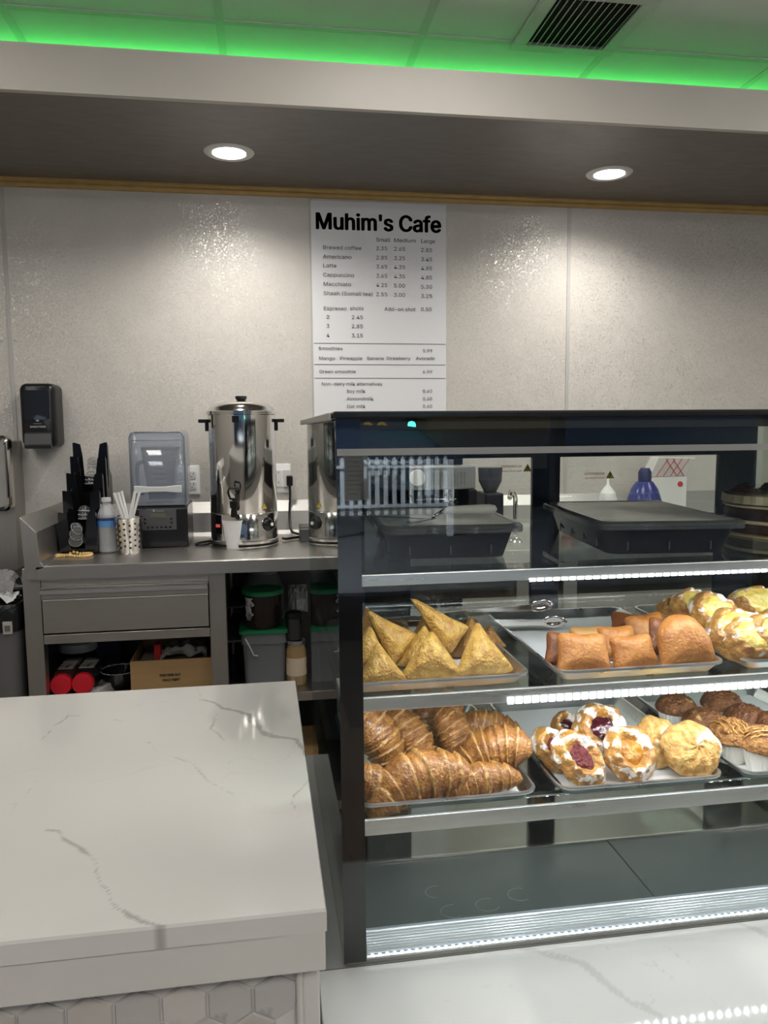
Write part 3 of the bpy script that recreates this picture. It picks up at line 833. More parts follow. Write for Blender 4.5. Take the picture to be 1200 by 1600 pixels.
# (px of centre, py of top, row Y, width, lean, yaw, roll, browner, label)
S = [(590, 998, 1.050, .078, 22, 8, 0, 0, 'golden samosa standing in the front row against the black border'),
     (669, 985, 1.058, .100, 24, -6, 0, 0, 'broad golden samosa in the middle of the front row'),
     (746, 970, 1.066, .098, 26, 10, 3, 0, 'tall golden samosa at the end of the front row by the tray corner'),
     (572, 975, 1.100, .075, 12, 20, 6, 0, 'samosa half hidden by the black border behind the front row'),
     (655, 972, 1.108, .082, 14, -10, 4, 0, 'upright samosa just behind the broad middle one'),
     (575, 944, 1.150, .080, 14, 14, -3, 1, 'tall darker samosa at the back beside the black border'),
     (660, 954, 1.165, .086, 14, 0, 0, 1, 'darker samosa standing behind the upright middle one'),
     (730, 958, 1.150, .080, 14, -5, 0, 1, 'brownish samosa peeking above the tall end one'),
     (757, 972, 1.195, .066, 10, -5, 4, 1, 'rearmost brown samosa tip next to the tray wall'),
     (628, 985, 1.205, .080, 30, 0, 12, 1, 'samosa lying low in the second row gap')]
SS = []
for i, (px, py, Y, w_, le, yw, ro, br, lb) in enumerate(S):
    top = at(px, py, Y=Y + .02); zt = top.z; h_ = (zt - FM) / math.cos(math.radians(le)) * .99
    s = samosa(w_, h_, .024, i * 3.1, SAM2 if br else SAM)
    place(s, top.x, Y, FM + h_ * .4, le, yw, ro); settle(s, FM)
    tag(s, lb, 'samosa', 'samosas on the tray'); SS.append(s)
for (px, py, Y, z, w_, h_, le, yw, ro, lb) in ((610, 992, 1.115, 1.083, .066, .088, 22, 20, -38, 'samosa tilted sideways on top of the pile behind the front row'),
                                               (687, 975, 1.120, 1.105, .058, .105, 25, 12, -44, 'slender samosa lying across the top of the pile, pointing up')):
    s = samosa(w_, h_, .016, px, SAM); p = at(px, py, Y=Y)
    place(s, p.x, Y, p.z, le, yw, ro); tag(s, lb, 'samosa', 'samosas on the tray')

# square fried buns
BUN = mat('bun_crust', (.46, .195, .040), .5, var=.4, nscale=40, col2=(.32, .11, .020), bump=.8, bscale=200, bdist=.003, coat=.12, coatr=.3)
BUND = mat('bun_crust_dark', (.24, .075, .016), .5, var=.4, nscale=40, col2=(.14, .04, .010), bump=.8, bscale=200, bdist=.003, coat=.12, coatr=.3)
BUNL = mat('bun_crust_light', (.46, .24, .07), .5, var=.3, nscale=40, bump=.7, bscale=120, bdist=.0012)
def bun(w_, h_, t_, seed, m_, dome=False):
    if dome:
        pts = [(-w_ * .47, -h_ / 2), (w_ / 2, -h_ / 2), (w_ * .48, h_ * .05), (w_ * .22, h_ * .45), (-w_ * .12, h_ / 2), (-w_ * .42, h_ * .22)]
        f = poly_outline(pts)
    else:
        pts = [(-w_ / 2, -h_ / 2), (w_ / 2, -h_ * .47), (w_ * .43, h_ / 2), (-w_ * .46, h_ * .48)]; f = poly_outline(pts, concave=.07)
    bm = pillow(f, t_, 10, 64, prof=lambda r, a: max(0, 1 - r ** 3.0) ** .55, nz=.0007, seed=seed, flat=.45)
    return obj('fried_bun', bm, m_, None, smooth='all')
for (px, py, Y, w_, h_, t_, le, yw, ro, m_, dm, lb) in (
        (911, 1016, 1.050, .084, .060, .020, 28, -4, 4, BUN, 0, 'square fried bun at the near end of its tray beside the samosas'),
        (882, 1016, 1.078, .062, .052, .014, 24, -4, 8, BUND, 0, 'dark square fried bun tucked behind the near end one'),
        (989, 1017, 1.050, .076, .052, .018, 26, 3, -2, BUN, 0, 'square fried bun standing in the middle of the front row'),
        (1064, 1001, 1.052, .094, .082, .030, 24, 6, 0, BUN, 1, 'large domed fried bun at the end of the front row'),
        (920, 1004, 1.112, .064, .052, .014, 24, -5, 0, BUNL, 0, 'pale fried bun behind the two front squares'),
        (965, 1005, 1.100, .068, .054, .014, 24, 0, 0, BUN, 0, 'fried bun right behind the middle front square'),
        (1038, 1008, 1.090, .060, .062, .014, 20, 5, 12, BUND, 0, 'fried bun wedged behind the large domed one'),
        (1012, 986, 1.150, .076, .060, .018, 30, 0, -6, BUN, 0, 'fried bun of the back row showing one broad face'),
        (985, 978, 1.200, .072, .048, .014, 48, 0, 14, BUND, 0, 'darkest fried bun lying at the very back')):
    o = bun(w_, h_, t_, px * .1, m_, dm); p = at(px, py, Y=Y)
    place(o, p.x, Y, p.z, le, yw, ro); settle(o, FM) if Y < 1.13 else None
    tag(o, lb, 'bun', 'fried buns on the tray')

# croissants
CRO = mat('croissant_crust', (1, 1, 1), .36, attr='tone', var=.3, nscale=90, stretch=(1, 1, 1), col2=(.58, .48, .38), bump=1.0, bscale=230, bdist=.004, coat=.35, coatr=.2)
def croissant(L_, R_, bend, seed, nb=9, dark=1.0, tipcurl=.3):
    """crescent: tube along an arc in the x-z plane, rolled layers as stepped bands"""
    bm = B(); NS, NA = 108, 30; rings = []; tone = []
    rn = random.Random(seed)
    edges = sorted([-.97] + [(-1 + 2 * (i + .5 + rn.uniform(-.18, .18)) / nb) for i in range(nb)] + [.97])
    for i in range(NS + 1):
        s = -1 + 2 * i / NS; ang = s * bend
        cx = math.sin(ang) * L_ / (2 * math.sin(bend)) if bend > .05 else s * L_ / 2
        cz = (math.cos(ang) - 1) * L_ / (2 * math.sin(bend)) if bend > .05 else 0
        ring = []
        for k_ in range(NA):
            a = 2 * PI * k_ / NA
            sl = s + .055 * math.sin(a + seed) + .045 * math.cos(a) * (1 if s > 0 else -1) + .010 * noise.noise(Vector((a * 2, seed, s * 3)))
            # band position
            j = 0
            for q, e in enumerate(edges):
                if sl > e: j = q
            e0 = edges[j]; e1 = edges[min(j + 1, len(edges) - 1)]
            f = (sl - e0) / max(e1 - e0, 1e-3); f = min(max(f, 0), 1)
            if sl > 0: f2 = 1 - f
            else: f2 = f
            base = (max(0, 1 - abs(s) ** 2.1)) ** .62 * .86 + .14 * max(0, 1 - abs(s) ** 8)
            step = .81 + .23 * (f2 ** .6)
            rr = R_ * base * step * (1 + .05 * noise.noise(Vector((s * 5, a * 1.5, seed))))
            # fine flake lines running round
            rr += .0006 * noise.noise(Vector((sl * 90, a * 2, seed)))
            px_ = cx + math.sin(ang) * rr * math.cos(a); pz_ = cz + math.cos(ang) * rr * math.cos(a)
            ring.append(bm.verts.new((px_, -rr * .86 * math.sin(a), pz_)))
            edge_l = 1.0 if f2 > .86 else 0.0
            mixv = .5 + .5 * noise.noise(Vector((sl * 55, a * 3.0, seed * 2.0))) + .25 * noise.noise(Vector((s * 8, a * 2, seed)))
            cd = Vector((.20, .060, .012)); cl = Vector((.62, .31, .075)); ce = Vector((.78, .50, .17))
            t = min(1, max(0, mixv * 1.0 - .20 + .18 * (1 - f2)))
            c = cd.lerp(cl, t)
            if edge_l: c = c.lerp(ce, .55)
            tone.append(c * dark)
        rings.append(ring)
    for a_, b_ in zip(rings, rings[1:]):
        for k_ in range(NA): bm.faces.new((a_[k_], a_[(k_ + 1) % NA], b_[(k_ + 1) % NA], b_[k_]))
    bm.faces.new(rings[0][::-1]); bm.faces.new(rings[-1])
    o = obj('croissant', bm, CRO, None, smooth='all')
    ca = o.data.color_attributes.new('tone', 'FLOAT_COLOR', 'POINT')
    ca.data.foreach_set('color', np.array([[*t, 1] for t in tone], dtype=np.float32).ravel())
    return o
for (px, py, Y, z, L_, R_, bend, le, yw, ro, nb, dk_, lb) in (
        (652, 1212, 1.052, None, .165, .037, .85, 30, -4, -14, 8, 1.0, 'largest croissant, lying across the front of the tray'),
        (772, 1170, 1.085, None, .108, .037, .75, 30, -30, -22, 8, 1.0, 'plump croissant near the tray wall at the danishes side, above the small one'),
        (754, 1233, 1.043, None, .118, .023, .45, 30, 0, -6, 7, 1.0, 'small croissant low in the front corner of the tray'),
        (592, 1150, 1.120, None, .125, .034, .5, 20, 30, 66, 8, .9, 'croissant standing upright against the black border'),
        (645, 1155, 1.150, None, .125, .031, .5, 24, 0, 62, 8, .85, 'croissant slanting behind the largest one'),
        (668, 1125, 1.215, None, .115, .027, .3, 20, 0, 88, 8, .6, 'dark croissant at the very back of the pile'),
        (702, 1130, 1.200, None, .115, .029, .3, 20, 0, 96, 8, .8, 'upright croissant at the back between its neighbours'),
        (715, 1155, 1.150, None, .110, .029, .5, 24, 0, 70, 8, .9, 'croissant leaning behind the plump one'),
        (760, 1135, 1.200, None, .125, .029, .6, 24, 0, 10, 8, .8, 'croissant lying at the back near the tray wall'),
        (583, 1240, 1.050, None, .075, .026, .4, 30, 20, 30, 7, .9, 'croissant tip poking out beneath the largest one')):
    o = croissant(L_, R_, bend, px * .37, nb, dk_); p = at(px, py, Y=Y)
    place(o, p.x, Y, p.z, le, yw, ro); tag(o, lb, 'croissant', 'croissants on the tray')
    if py > 1200 and px != 652: settle(o, FL_)

# danishes
def danish_mat(name, crust, crust2, ice, th, sc, soft=.05):
    return mat(name, crust, .38, var=.4, nscale=60, col2=crust2, spots=(ice, th, sc, soft), bump=1.0, bscale=120, bdist=.006, coat=.45, coatr=.18)
DAN = danish_mat('danish_iced', (.55, .29, .07), (.34, .14, .028), (.80, .75, .70), .50, 48)
DANB = danish_mat('danish_cheese_crust', (.50, .27, .07), (.27, .11, .024), (.74, .70, .67), .545, 42)
STR = mat('streusel_top', (.66, .44, .16), .6, var=.35, nscale=110, col2=(.44, .20, .04), spots=((.86, .82, .74), .55, 30, .12), bump=1.0, bscale=190, bdist=.004)
CHER = mat('cherry_filling', (.16, .004, .008), .14, var=.6, nscale=120, bump=1.0, bscale=160, bdist=.008)
RASP = mat('raspberry_filling', (.06, .003, .010), .10, var=.5, nscale=60, bump=.6, bscale=90, bdist=.004)
APRI = mat('apricot_filling', (.50, .225, .018), .12, var=.4, nscale=80, col2=(.32, .12, .010), bump=.8, bscale=120, bdist=.006)
CHEE = mat('cheese_filling', (.66, .58, .20), .18, var=.25, nscale=50, col2=(.55, .38, .07), bump=.8, bscale=90, bdist=.008, coat=.5, coatr=.1)
def danish(w_, h_, t_, m_, fill, seed, fr=.50):
    root = thing('danish', '', 'pastry')
    ol = lambda a: 1 / math.sqrt((math.cos(a) / (w_ / 2)) ** 2 + (math.sin(a) / (h_ / 2)) ** 2) * (1 + .035 * math.sin(5 * a + seed) + .02 * math.sin(9 * a + seed))
    def prof(r, a):
        ring = math.exp(-((r - .70) / .26) ** 2) * (1 + .10 * math.sin(a * 11 + seed + r * 6))
        ed = max(0, 1 - r ** 5) ** .5
        if not fill: return (.92 + .06 * math.sin(a * 7 + seed + r * 9)) * max(0, 1 - r ** 3.2) ** .5
        return max(.0, (.30 + .75 * ring) * ed)
    obj('crust', pillow(ol, t_, 16, 80, prof=prof, nz=.0016, seed=seed, flat=.35), m_, root, smooth='all')
    if fill:
        of = lambda a: ol(a) * fr * (1 + .10 * math.sin(3 * a + seed * 2) + .05 * math.sin(7 * a))
        full = fill is CHEE
        bm = pillow(of, t_ * (.48 if full else .30), 8, 48, prof=lambda r, a: max(0, 1 - r ** 3) ** .5, nz=.0022, seed=seed + 5, flat=.3)
        obj('filling', bm, fill, root, smooth='all', loc=(0, -t_ * (.62 if full else .36), 0))
    return root
def put_danish(px, py, Y, w_, h_, t_, le, yw, ro, m_, fill, lb, fr=.5, grp='fruit danishes on the tray', fl=None):
    d = danish(w_, h_, t_, m_, fill, px * .17, fr); p = at(px, py, Y=Y)
    d['label'] = lb; d['group'] = grp
    place(d, p.x, Y, p.z, le, yw, ro)
    if fl is not None: settle(d, fl)
    return d
put_danish(903, 1200, 1.056, .070, .098, .026, 40, 6, -30, DAN, CHER, 'iced danish with cherry filling at the front beside the croissants', .48, fl=FL_)
put_danish(983, 1192, 1.056, .080, .092, .026, 40, -4, -8, DAN, APRI, 'iced danish with amber apricot filling at the front of the tray', .46, fl=FL_)
put_danish(864, 1172, 1.110, .060, .084, .024, 42, 10, -34, DAN, CHER, 'iced danish half hidden behind the cherry one', .42, fl=FL_)
put_danish(938, 1142, 1.120, .092, .092, .028, 38, -4, 20, DAN, RASP, 'iced danish with dark raspberry filling in the second row', .48)
put_danish(884, 1136, 1.165, .050, .052, .020, 45, 0, 0, DANB, RASP, 'small danish edge behind the raspberry one', .42)
SG = 'round sugared crumble pastries'
put_danish(1027, 1180, 1.100, .076, .082, .022, 36, 0, 0, STR, None, 'sugared crumble pastry mostly hidden behind the round one', fl=FL_, grp=SG)
put_danish(1078, 1186, 1.060, .094, .086, .028, 36, -3, 0, STR, None, 'round golden crumble pastry dusted with white sugar at the tray end', fl=FL_, grp=SG)
# icing ribbons on the iced danishes are in their glaze; cheese danishes
CG = 'cheese danishes on the tray'
for (px, py, Y, w_, h_, le, yw, ro, m_, lb, fr) in (
        (1148, 992, 1.075, .094, .094, 42, -6, -26, DANB, 'cheese danish in the middle of its tray, leaning forward in the heap', .60),
        (1196, 1016, 1.046, .060, .086, 40, 10, -20, DANB, 'cheese danish at the front, cut by the photo edge', .50),
        (1165, 1004, 1.052, .070, .085, 44, 0, -40, DANB, 'cheese danish with thick white glaze at the front of the heap', .58),
        (1118, 965, 1.115, .074, .094, 40, -10, -32, DANB, 'cheese danish behind the domed bun with bright yellow centre', .56),
        (1078, 950, 1.180, .070, .066, 40, 0, -10, DANB, 'cheese danish at the back of the heap with glossy rim', .55),
        (1050, 957, 1.215, .056, .052, 50, 0, 0, DANB, 'small brown danish edge at the far back of the tray', .3),
        (1182, 948, 1.165, .098, .072, 38, 0, 10, DANB, 'broad cheese danish with dark specks on top of the heap', .66),
        (1215, 985, 1.120, .085, .080, 42, 0, 0, DANB, 'cheese danish beyond the broad one, mostly outside the photo', .55)):
    put_danish(px, py, Y, w_, h_, .026, le, yw, ro, m_, CHEE, lb, fr * 1.22, grp=CG, fl=FM if Y < 1.055 else None)

# muffins
CUPM = mat('muffin_paper', (.80, .77, .72), .7, sss=.1)
MUF = mat('muffin_brown', (.22, .085, .026), .55, var=.5, nscale=60, col2=(.12, .04, .013), spots=((.46, .30, .09), .60, 34, .06), bump=1.0, bscale=160, bdist=.006)
CRU = mat('muffin_crumble', (.42, .20, .055), .6, var=.5, nscale=90, col2=(.22, .085, .022), bump=1.0, bscale=160, bdist=.008)
CARA = mat('caramel_drizzle', (.62, .33, .10), .2, coat=.6)
def muffin(crumb, seed, r=.0325):
    root = thing('muffin', '', 'muffin'); h = .036
    obj('paper_cup', lth([(r * .70, 0), (r * .98, h), (r * .96, h), (r * .69, .002)], 56, fold=1, fdepth=.035), CUPM, root, smooth=False)
    bm = B(); bmesh.ops.create_icosphere(bm, subdivisions=5, radius=1)
    rn = random.Random(seed)
    for v_ in bm.verts:
        x, y, z = v_.co; k_ = 1.0
        n1 = noise.noise(Vector((x * 2 + seed, y * 2, z * 2))); n2 = noise.noise(Vector((x * 9 + seed, y * 9, z * 9)))
        n3 = noise.noise(Vector((x * 22, y * 22 + seed, z * 22)))
        d = 1 + .05 * n1 + (.10 * abs(n2) + .06 * n3 if crumb else .03 * n2)
        rr = r * 1.11 * d
        zz = z * r * (.78 if z > 0 else .35) * d
        if not crumb and z > .6: zz += .005 * abs(n2) + .002 * n3
        v_.co = (x * rr, y * rr, zz + h)
        if z < 0:
            f = min(1, -z * 1.6); v_.co.x *= 1 - .22 * f; v_.co.y *= 1 - .22 * f
    obj('cake_top', bm, CRU if crumb else MUF, root, smooth='all')
    if crumb:
        bm = B()
        for i in range(26):
            a = rn.uniform(0, 2 * PI); q = rn.uniform(.1, .95) * r
            zc = h + .78 * r * math.sqrt(max(0, 1 - (q / (r * 1.2)) ** 2)) + .002; s = rn.uniform(.0030, .0055)
            m_ = Matrix.Translation((q * math.cos(a), q * math.sin(a), zc)) @ Matrix.Rotation(rn.uniform(0, 3), 4, Vector((rn.random(), rn.random(), .3)).normalized())
            bmesh.ops.create_icosphere(bm, subdivisions=1, radius=s, matrix=m_)
        o = obj('crumbs', bm, CRU, root); o['kind'] = 'stuff'
        bm = B()
        for i in range(5):
            x = (-.6 + .3 * i) * r
            tube(bm, [(x + .002 * math.sin(t * 3 + i), (t / 10 - .5) * 1.9 * math.sqrt(max(1e-6, r * r - x * x)), h + .0035 + .80 * r * math.sqrt(max(0, 1 - ((x / r) ** 2 + ((t / 10 - .5) * 1.9) ** 2 * (1 - (x / r) ** 2)) * .74))) for t in range(11)], .0011, 5)
        obj('drizzle', bm, CARA, root, smooth='all')
    return root
mf = {}
for (px, py, Y, cr, lb) in ((1141, 1163, 1.092, 1, 'crumble topped muffin with caramel drizzle, nearer the sugared pastry'),
                            (1192, 1196, 1.052, 1, 'crumble topped muffin with caramel drizzle at the front tray corner'),
                            (1101, 1122, 1.150, 0, 'brown muffin with cracked yellow top behind the crumble ones'),
                            (1165, 1122, 1.155, 0, 'brown muffin next to the cracked yellow topped one, further along the tray'),
                            (1057, 1098, 1.225, 0, 'brown muffin in a pleated paper at the rear tray corner'),
                            (1127, 1096, 1.230, 0, 'rearmost brown muffin close under the shelf rail'),
                            (1212, 1150, 1.115, 0, 'brown muffin beyond the crumble ones at the photo edge')):
    if cr not in mf: o = muffin(cr, px * .3); mf[cr] = o
    else: o = dup(mf[cr], rot=(0, 0, px * .37))
    p = at(px, py, Y=Y)
    o.location = (p.x, Y, FL_ - .0005); o['label'] = lb; o['group'] = 'muffins on the tray'

# ------------------------------------------------------------------ top shelf of the case
TZ = 1.2068
SMOKE = glassmat('smoked_plastic', (.16, .17, .19), 1.5, .03)
def container(name, label, cx, cy, w_, d_, rz, h=.043):
    t = thing('food_container', label, 'container', (cx, cy, TZ), (0, 0, math.radians(rz)))
    def sec(i, z, r=.02): return [(x, y, z) for x, y in rrect(-w_ / 2 + i, w_ / 2 - i, -d_ / 2 + i, d_ / 2 - i, r)]
    obj('tub', loft(B(), [sec(.024, 0), sec(.012, h), sec(.014, h), sec(.027, .0025)]), mat('tub_black', (.004, .005, .010), .16, spec=.25), t, smooth=True)
    bm = B()
    for f in (-.28, 0, .28):
        box(bm, f * w_ - .0012, f * w_ + .0012, -d_ / 2 + .0185, -d_ / 2 + .0205, .006, h - .006)
    for f in (-.3, -.1, .1, .3):
        for s in (-1, 1): box(bm, s * (w_ / 2 - .0195) - .001, s * (w_ / 2 - .0195) + .001, f * d_ - .0012, f * d_ + .0012, .006, h - .006)
    obj('ribs', bm, mat('rib_dark', (.05, .052, .06), .2), t)
    obj('rim', loft(B(), [sec(.005, h - .004), sec(0, h - .003), sec(0, h + .006), sec(.004, h + .009), sec(.010, h + .009), sec(.010, h - .003)], (False, False)), glassmat('lid_rim', (.55, .57, .58), 1.6, .05, .12), t, smooth=True)
    obj('lid', loft(B(), [sec(.010, h + .002), sec(.010, h + .0085), sec(.016, h + .0075)]), mat('lid_grey', (.50, .50, .475), .16, var=.3, nscale=8), t, smooth=True)
    return t
container('a', 'dark lidded container with a cake server resting on its lid', .281, 1.235, .220, .285, -3)
container('b', 'larger dark lidded container beside the cake on the top shelf', .628, 1.238, .232, .345, -6)
lidz = TZ + .0525
sv = thing('cake_server', 'cake server with fat ivory handle on the first container', 'server', (at(680, 793, Z=lidz + .01).x, 1.19, lidz))
def P3(px, py, Y): p = at(px, py, Y=Y); return p - Vector(sv.location)
hA = Vector((0, 0, .012)); hB = Vector((.085, -.006, .0125))
obj('handle', tube(B(), [hA, hA.lerp(hB, .04), hA.lerp(hB, .15), hA.lerp(hB, .5), hA.lerp(hB, .85), hA.lerp(hB, .96), hB], [.003, .0055, .0068, .0078, .0085, .0065, .002], 14), mat('ivory', (.82, .80, .73), .4), sv, smooth='all')
obj('shank', tube(B(), [hA, (-.012, -.008, .008), (-.022, -.014, .003)], [.0032, .0028, .0024], 8), POLISH, sv, smooth='all')
obj('blade', prism(B(), [(-.020, -.008), (-.018, -.020), (-.060, -.066), (-.078, -.070), (-.070, -.052)], .0012, .0024, 'Z'), mat('blade_dark', (.25, .25, .25), .2, 1.0), sv, bevel=.0004)
kn = thing('spatula', 'thin dark spatula crossed under the cake server', 'spatula', (.215, 1.20, lidz + .001))
obj('blade', prism(B(), [(-.055, .030), (-.050, .036), (.040, -.016), (.046, -.030), (.034, -.028)], .0, .0012, 'Z'), BLACKG, kn)
obj('handle', tube(B(), [(-.050, .033, .003), (-.075, .047, .004), (-.085, .052, .004)], [.003, .0042, .003], 8), BLACKP, kn, smooth='all')

# chocolate layer cake
p = at(1195, 860, Y=1.20)
ck = thing('layer_cake', 'dark chocolate cake with cream layers at the end of the top shelf', 'cake', (.95, 1.27, TZ), (0, 0, math.radians(8)))
obj('board', lth([(.125, 0), (.125, .003), (0, .003)], 48), mat('gold_board', (.55, .45, .22), .4, .5), ck, smooth=True)
CHOC = mat('chocolate_sponge', (.060, .026, .014), .6, var=.5, nscale=40, bump=.7, bscale=60, bdist=.004)
CREAM = mat('cream_layer', (.68, .60, .42), .5)
zz = .003
for hh, m_, rr, nm_ in ((.018, CHOC, .110, 'sponge'), (.006, CREAM, .112, 'cream'), (.022, CHOC, .109, 'sponge'), (.005, CREAM, .112, 'cream'), (.014, CHOC, .110, 'sponge')):
    bm = lth([(rr - .002, zz), (rr, zz + hh * .3), (rr, zz + hh * .7), (rr - .002, zz + hh)], 64)
    for v_ in bm.verts:
        n_ = noise.noise(v_.co * 60) * .0016; v_.co.x += n_; v_.co.y += n_
    obj(nm_, bm, m_, ck, smooth=True); zz += hh
bm = B()
for i in range(10):
    a = i * 2 * PI / 10
    pts = [(math.cos(a) * .085 + .016 * (1 - t / 40) * math.cos(t * .75), math.sin(a) * .085 + .016 * (1 - t / 40) * math.sin(t * .75), zz + .002 + t * .00040) for t in range(36)]
    tube(bm, pts, .0035, 6)
obj('rosettes', bm, mat('mocha_cream', (.30, .19, .11), .5), ck, smooth='all')
obj('crumb_edge', lth([(.108, zz - .001), (.113, zz - .012), (.112, zz + .003), (.098, zz + .004)], 60, fold=1, fdepth=.02), CREAM, ck)

# ------------------------------------------------------------------ serving tongs on the middle shelf
tg = thing('serving_tongs', 'long steel serving tongs with scalloped heads behind the samosas', 'tongs', (at(640, 970, Y=1.30).x, 1.30, ZM + .019))
def tp(px, py, Y): p = at(px, py, Y=Y); return (p.x - tg.location.x, p.y - tg.location.y, p.z - tg.location.z)
for ends, hd, yy in (((600, 972, 830, 948), (846, 943), 1.29), ((600, 975, 850, 972), (880, 970), 1.26)):
    a = Vector(tp(ends[0], ends[1], yy)); b_ = Vector(tp(ends[2], ends[3], yy)); m_ = a.lerp(b_, .5)
    d = (b_ - a).normalized(); up = Vector((0, 0, 1)); sd = d.cross(up).normalized()
    def strip(p, hw, t=.0016): return [p + up * hw - sd * t, p + up * hw + sd * t, p - up * hw + sd * t, p - up * hw - sd * t]
    arm = obj('arm', loft(B(), [strip(a, .0045), strip(m_, .0060), strip(b_, .0050)]), POLISH, tg)
    hc = b_ + d * .018
    ol = lambda t_: 1 + .07 * math.cos(9 * t_)
    bm = B(); vs = []
    N_ = 40
    cen = bm.verts.new(hc - sd * .004)
    for rr in (.5, 1.0):
        vs.append([bm.verts.new(hc + d * .024 * rr * math.cos(q * 2 * PI / N_) * (ol(q * 2 * PI / N_) if rr == 1 else 1) + up * .0105 * rr * math.sin(q * 2 * PI / N_) * (ol(q * 2 * PI / N_) if rr == 1 else 1) - sd * (.003 if rr < 1 else 0)) for q in range(N_)])
    for q in range(N_):
        bm.faces.new((cen, vs[0][q], vs[0][(q + 1) % N_])); bm.faces.new((vs[0][q], vs[1][q], vs[1][(q + 1) % N_], vs[0][(q + 1) % N_]))
    o = obj('scalloped_head', bm, POLISH, arm, smooth='all'); md = o.modifiers.new('t', 'SOLIDIFY'); md.thickness = .001

# ------------------------------------------------------------------ steel work table against the wall
FZ, FY, BY = 1.0, 2.42, 3.04
LX = at(62, 870, Y=FY).x; LXo = at(38, 870, Y=FY).x; TX1 = 2.5
tb = thing('work_table', 'long stainless steel work table with drawer along the sparkly wall', 'table', (0, 0, 0))
obj('top', bx(LX - .004, TX1, FY + .002, BY - .05, FZ - .010, FZ), STEEL, tb)
obj('front_lip', prism(B(), [(FY, FZ - .042), (FY, FZ - .003), (FY + .004, FZ + .0005), (FY + .012, FZ), (FY + .012, FZ - .010), (FY + .006, FZ - .012), (FY + .006, FZ - .042)], LX - .012, TX1, 'X'), STEEL, tb)
zlo = at(32, 808, Y=FY).z; zli = at(57, 832, Y=FY).z
zlo2, zli2 = zlo, zli
obj('side_splash', prism(B(), [(LXo, FZ - .04), (LXo - .008, zlo), (LX - .006, zli), (LX, FZ + .012), (LX + .010, FZ + .0005), (LX + .010, FZ - .006), (LX - .012, FZ - .012), (LX - .012, FZ - .04)], FY + .0, BY), STEELV, tb, bevel=.001)
obj('back_splash', prism(B(), [(BY + .008, FZ - .01), (BY + .008, 1.128), (BY - .030, 1.088), (BY - .036, FZ + .014), (BY - .052, FZ + .0006), (BY - .052, FZ - .008)], LX, TX1, 'X'), brushed('splash_steel', (.50, .49, .47), .52), tb, bevel=.001)
py0 = FY + .035
def px_(x, y=1000, Y=py0): return at(x, y, Y=Y).x
for a, b_ in ((px_(40), px_(68)), (px_(329), px_(355)), (1.0, 1.05), (2.42, 2.47)):
    obj('post', bx(a, b_, py0, py0 + .045, 0, FZ - .012), STEELV, tb, bevel=.002)
    obj('post', bx(a, b_, BY - .10, BY - .06, 0, FZ - .012), STEELV, tb)
xa, xb = px_(68) + .001, px_(329) - .001
zr = lambda y: at(200, y, Y=py0).z
obj('upper_rail', bx(xa, xb, py0 + .004, py0 + .03, zr(917), FZ - .012), STEEL, tb)
obj('lower_rail', bx(xa, xb, py0 + .002, py0 + .03, zr(1001), zr(987)), STEEL, tb, bevel=.001)
dr = obj('drawer', bx(xa + .004, xb - .002, py0 - .010, py0 + .40, zr(983), zr(932)), STEEL, tb, bevel=.001)
obj('handle', prism(B(), [(py0 - .010, zr(913)), (py0 - .030, zr(915)), (py0 - .031, zr(921)), (py0 - .012, zr(920)), (py0 - .012, zr(930)), (py0 - .006, zr(934)), (py0 - .002, zr(934)), (py0 - .002, zr(913))], xa + .003, xb - .001, 'X'), STEEL, dr)
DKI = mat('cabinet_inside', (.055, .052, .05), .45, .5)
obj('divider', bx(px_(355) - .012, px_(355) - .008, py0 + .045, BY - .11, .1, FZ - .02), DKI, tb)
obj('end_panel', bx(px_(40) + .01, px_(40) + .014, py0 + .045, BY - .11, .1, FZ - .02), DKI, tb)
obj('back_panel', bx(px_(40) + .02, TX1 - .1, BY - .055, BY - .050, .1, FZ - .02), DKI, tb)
SHZ = .545
obj('under_shelf', bx(px_(40) + .005, TX1 - .05, py0 + .01, BY - .056, SHZ - .03, SHZ), STEEL, tb, bevel=.001)
obj('under_shelf', bx(px_(40) + .005, TX1 - .05, py0 + .01, BY - .056, .13, .16), STEEL, tb, bevel=.001)
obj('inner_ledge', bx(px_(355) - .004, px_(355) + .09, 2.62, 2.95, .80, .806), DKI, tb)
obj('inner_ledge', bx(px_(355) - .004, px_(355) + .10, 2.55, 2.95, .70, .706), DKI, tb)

# --- soap dispenser
a = at(22, 598, Y=2.93); c = at(78, 598, Y=2.93); zb = at(30, 700, Y=2.93).z; w_ = c.x - a.x; h_ = a.z - zb
sd = thing('soap_dispenser', 'black wall soap dispenser with smoked window and push bar', 'dispenser', ((a.x + c.x) / 2 + .01, WY, zb))
def sec(i, y, dz=0): return [(x, y, z + dz) for x, z in rrect(-w_ / 2 + i, w_ / 2 - i, i, h_ - i, .022, 6)]
obj('housing', loft(B(), [sec(0, 0), sec(0, -.085), sec(.004, -.108), sec(.012, -.116)]), BLACKP, sd, smooth=True)
obj('window', loft(B(), [[(x, y, z) for x, z in rrect(-.043, .043, .100, .205, .01)] for y in (-.1155, -.1185)]), mat('smoked_window', (.018, .02, .022), .08, spots=((.07, .09, .12), .56, 16, .06)), sd, smooth=True)
obj('push_bar', prism(B(), [(-.110, .004), (-.128, -.004), (-.134, .010), (-.124, .050), (-.112, .058)], -.046, .046, 'X'), mat('push_grey', (.03, .032, .036), .4), sd, bevel=.003)
GREYT = mat('print_grey', (.42, .42, .42), .5)
text('lettering', 'MARATHON', .0125, GREYT, sd, (0, -.1165, .072), align='CENTER', sx=1.05, bold=.0003)
obj('logo', lth([(0, -.0008), (.0052, -.0008), (.0052, 0)], 20, axis='Y', c=(0, -.1163, .0985)), GREYT, sd)
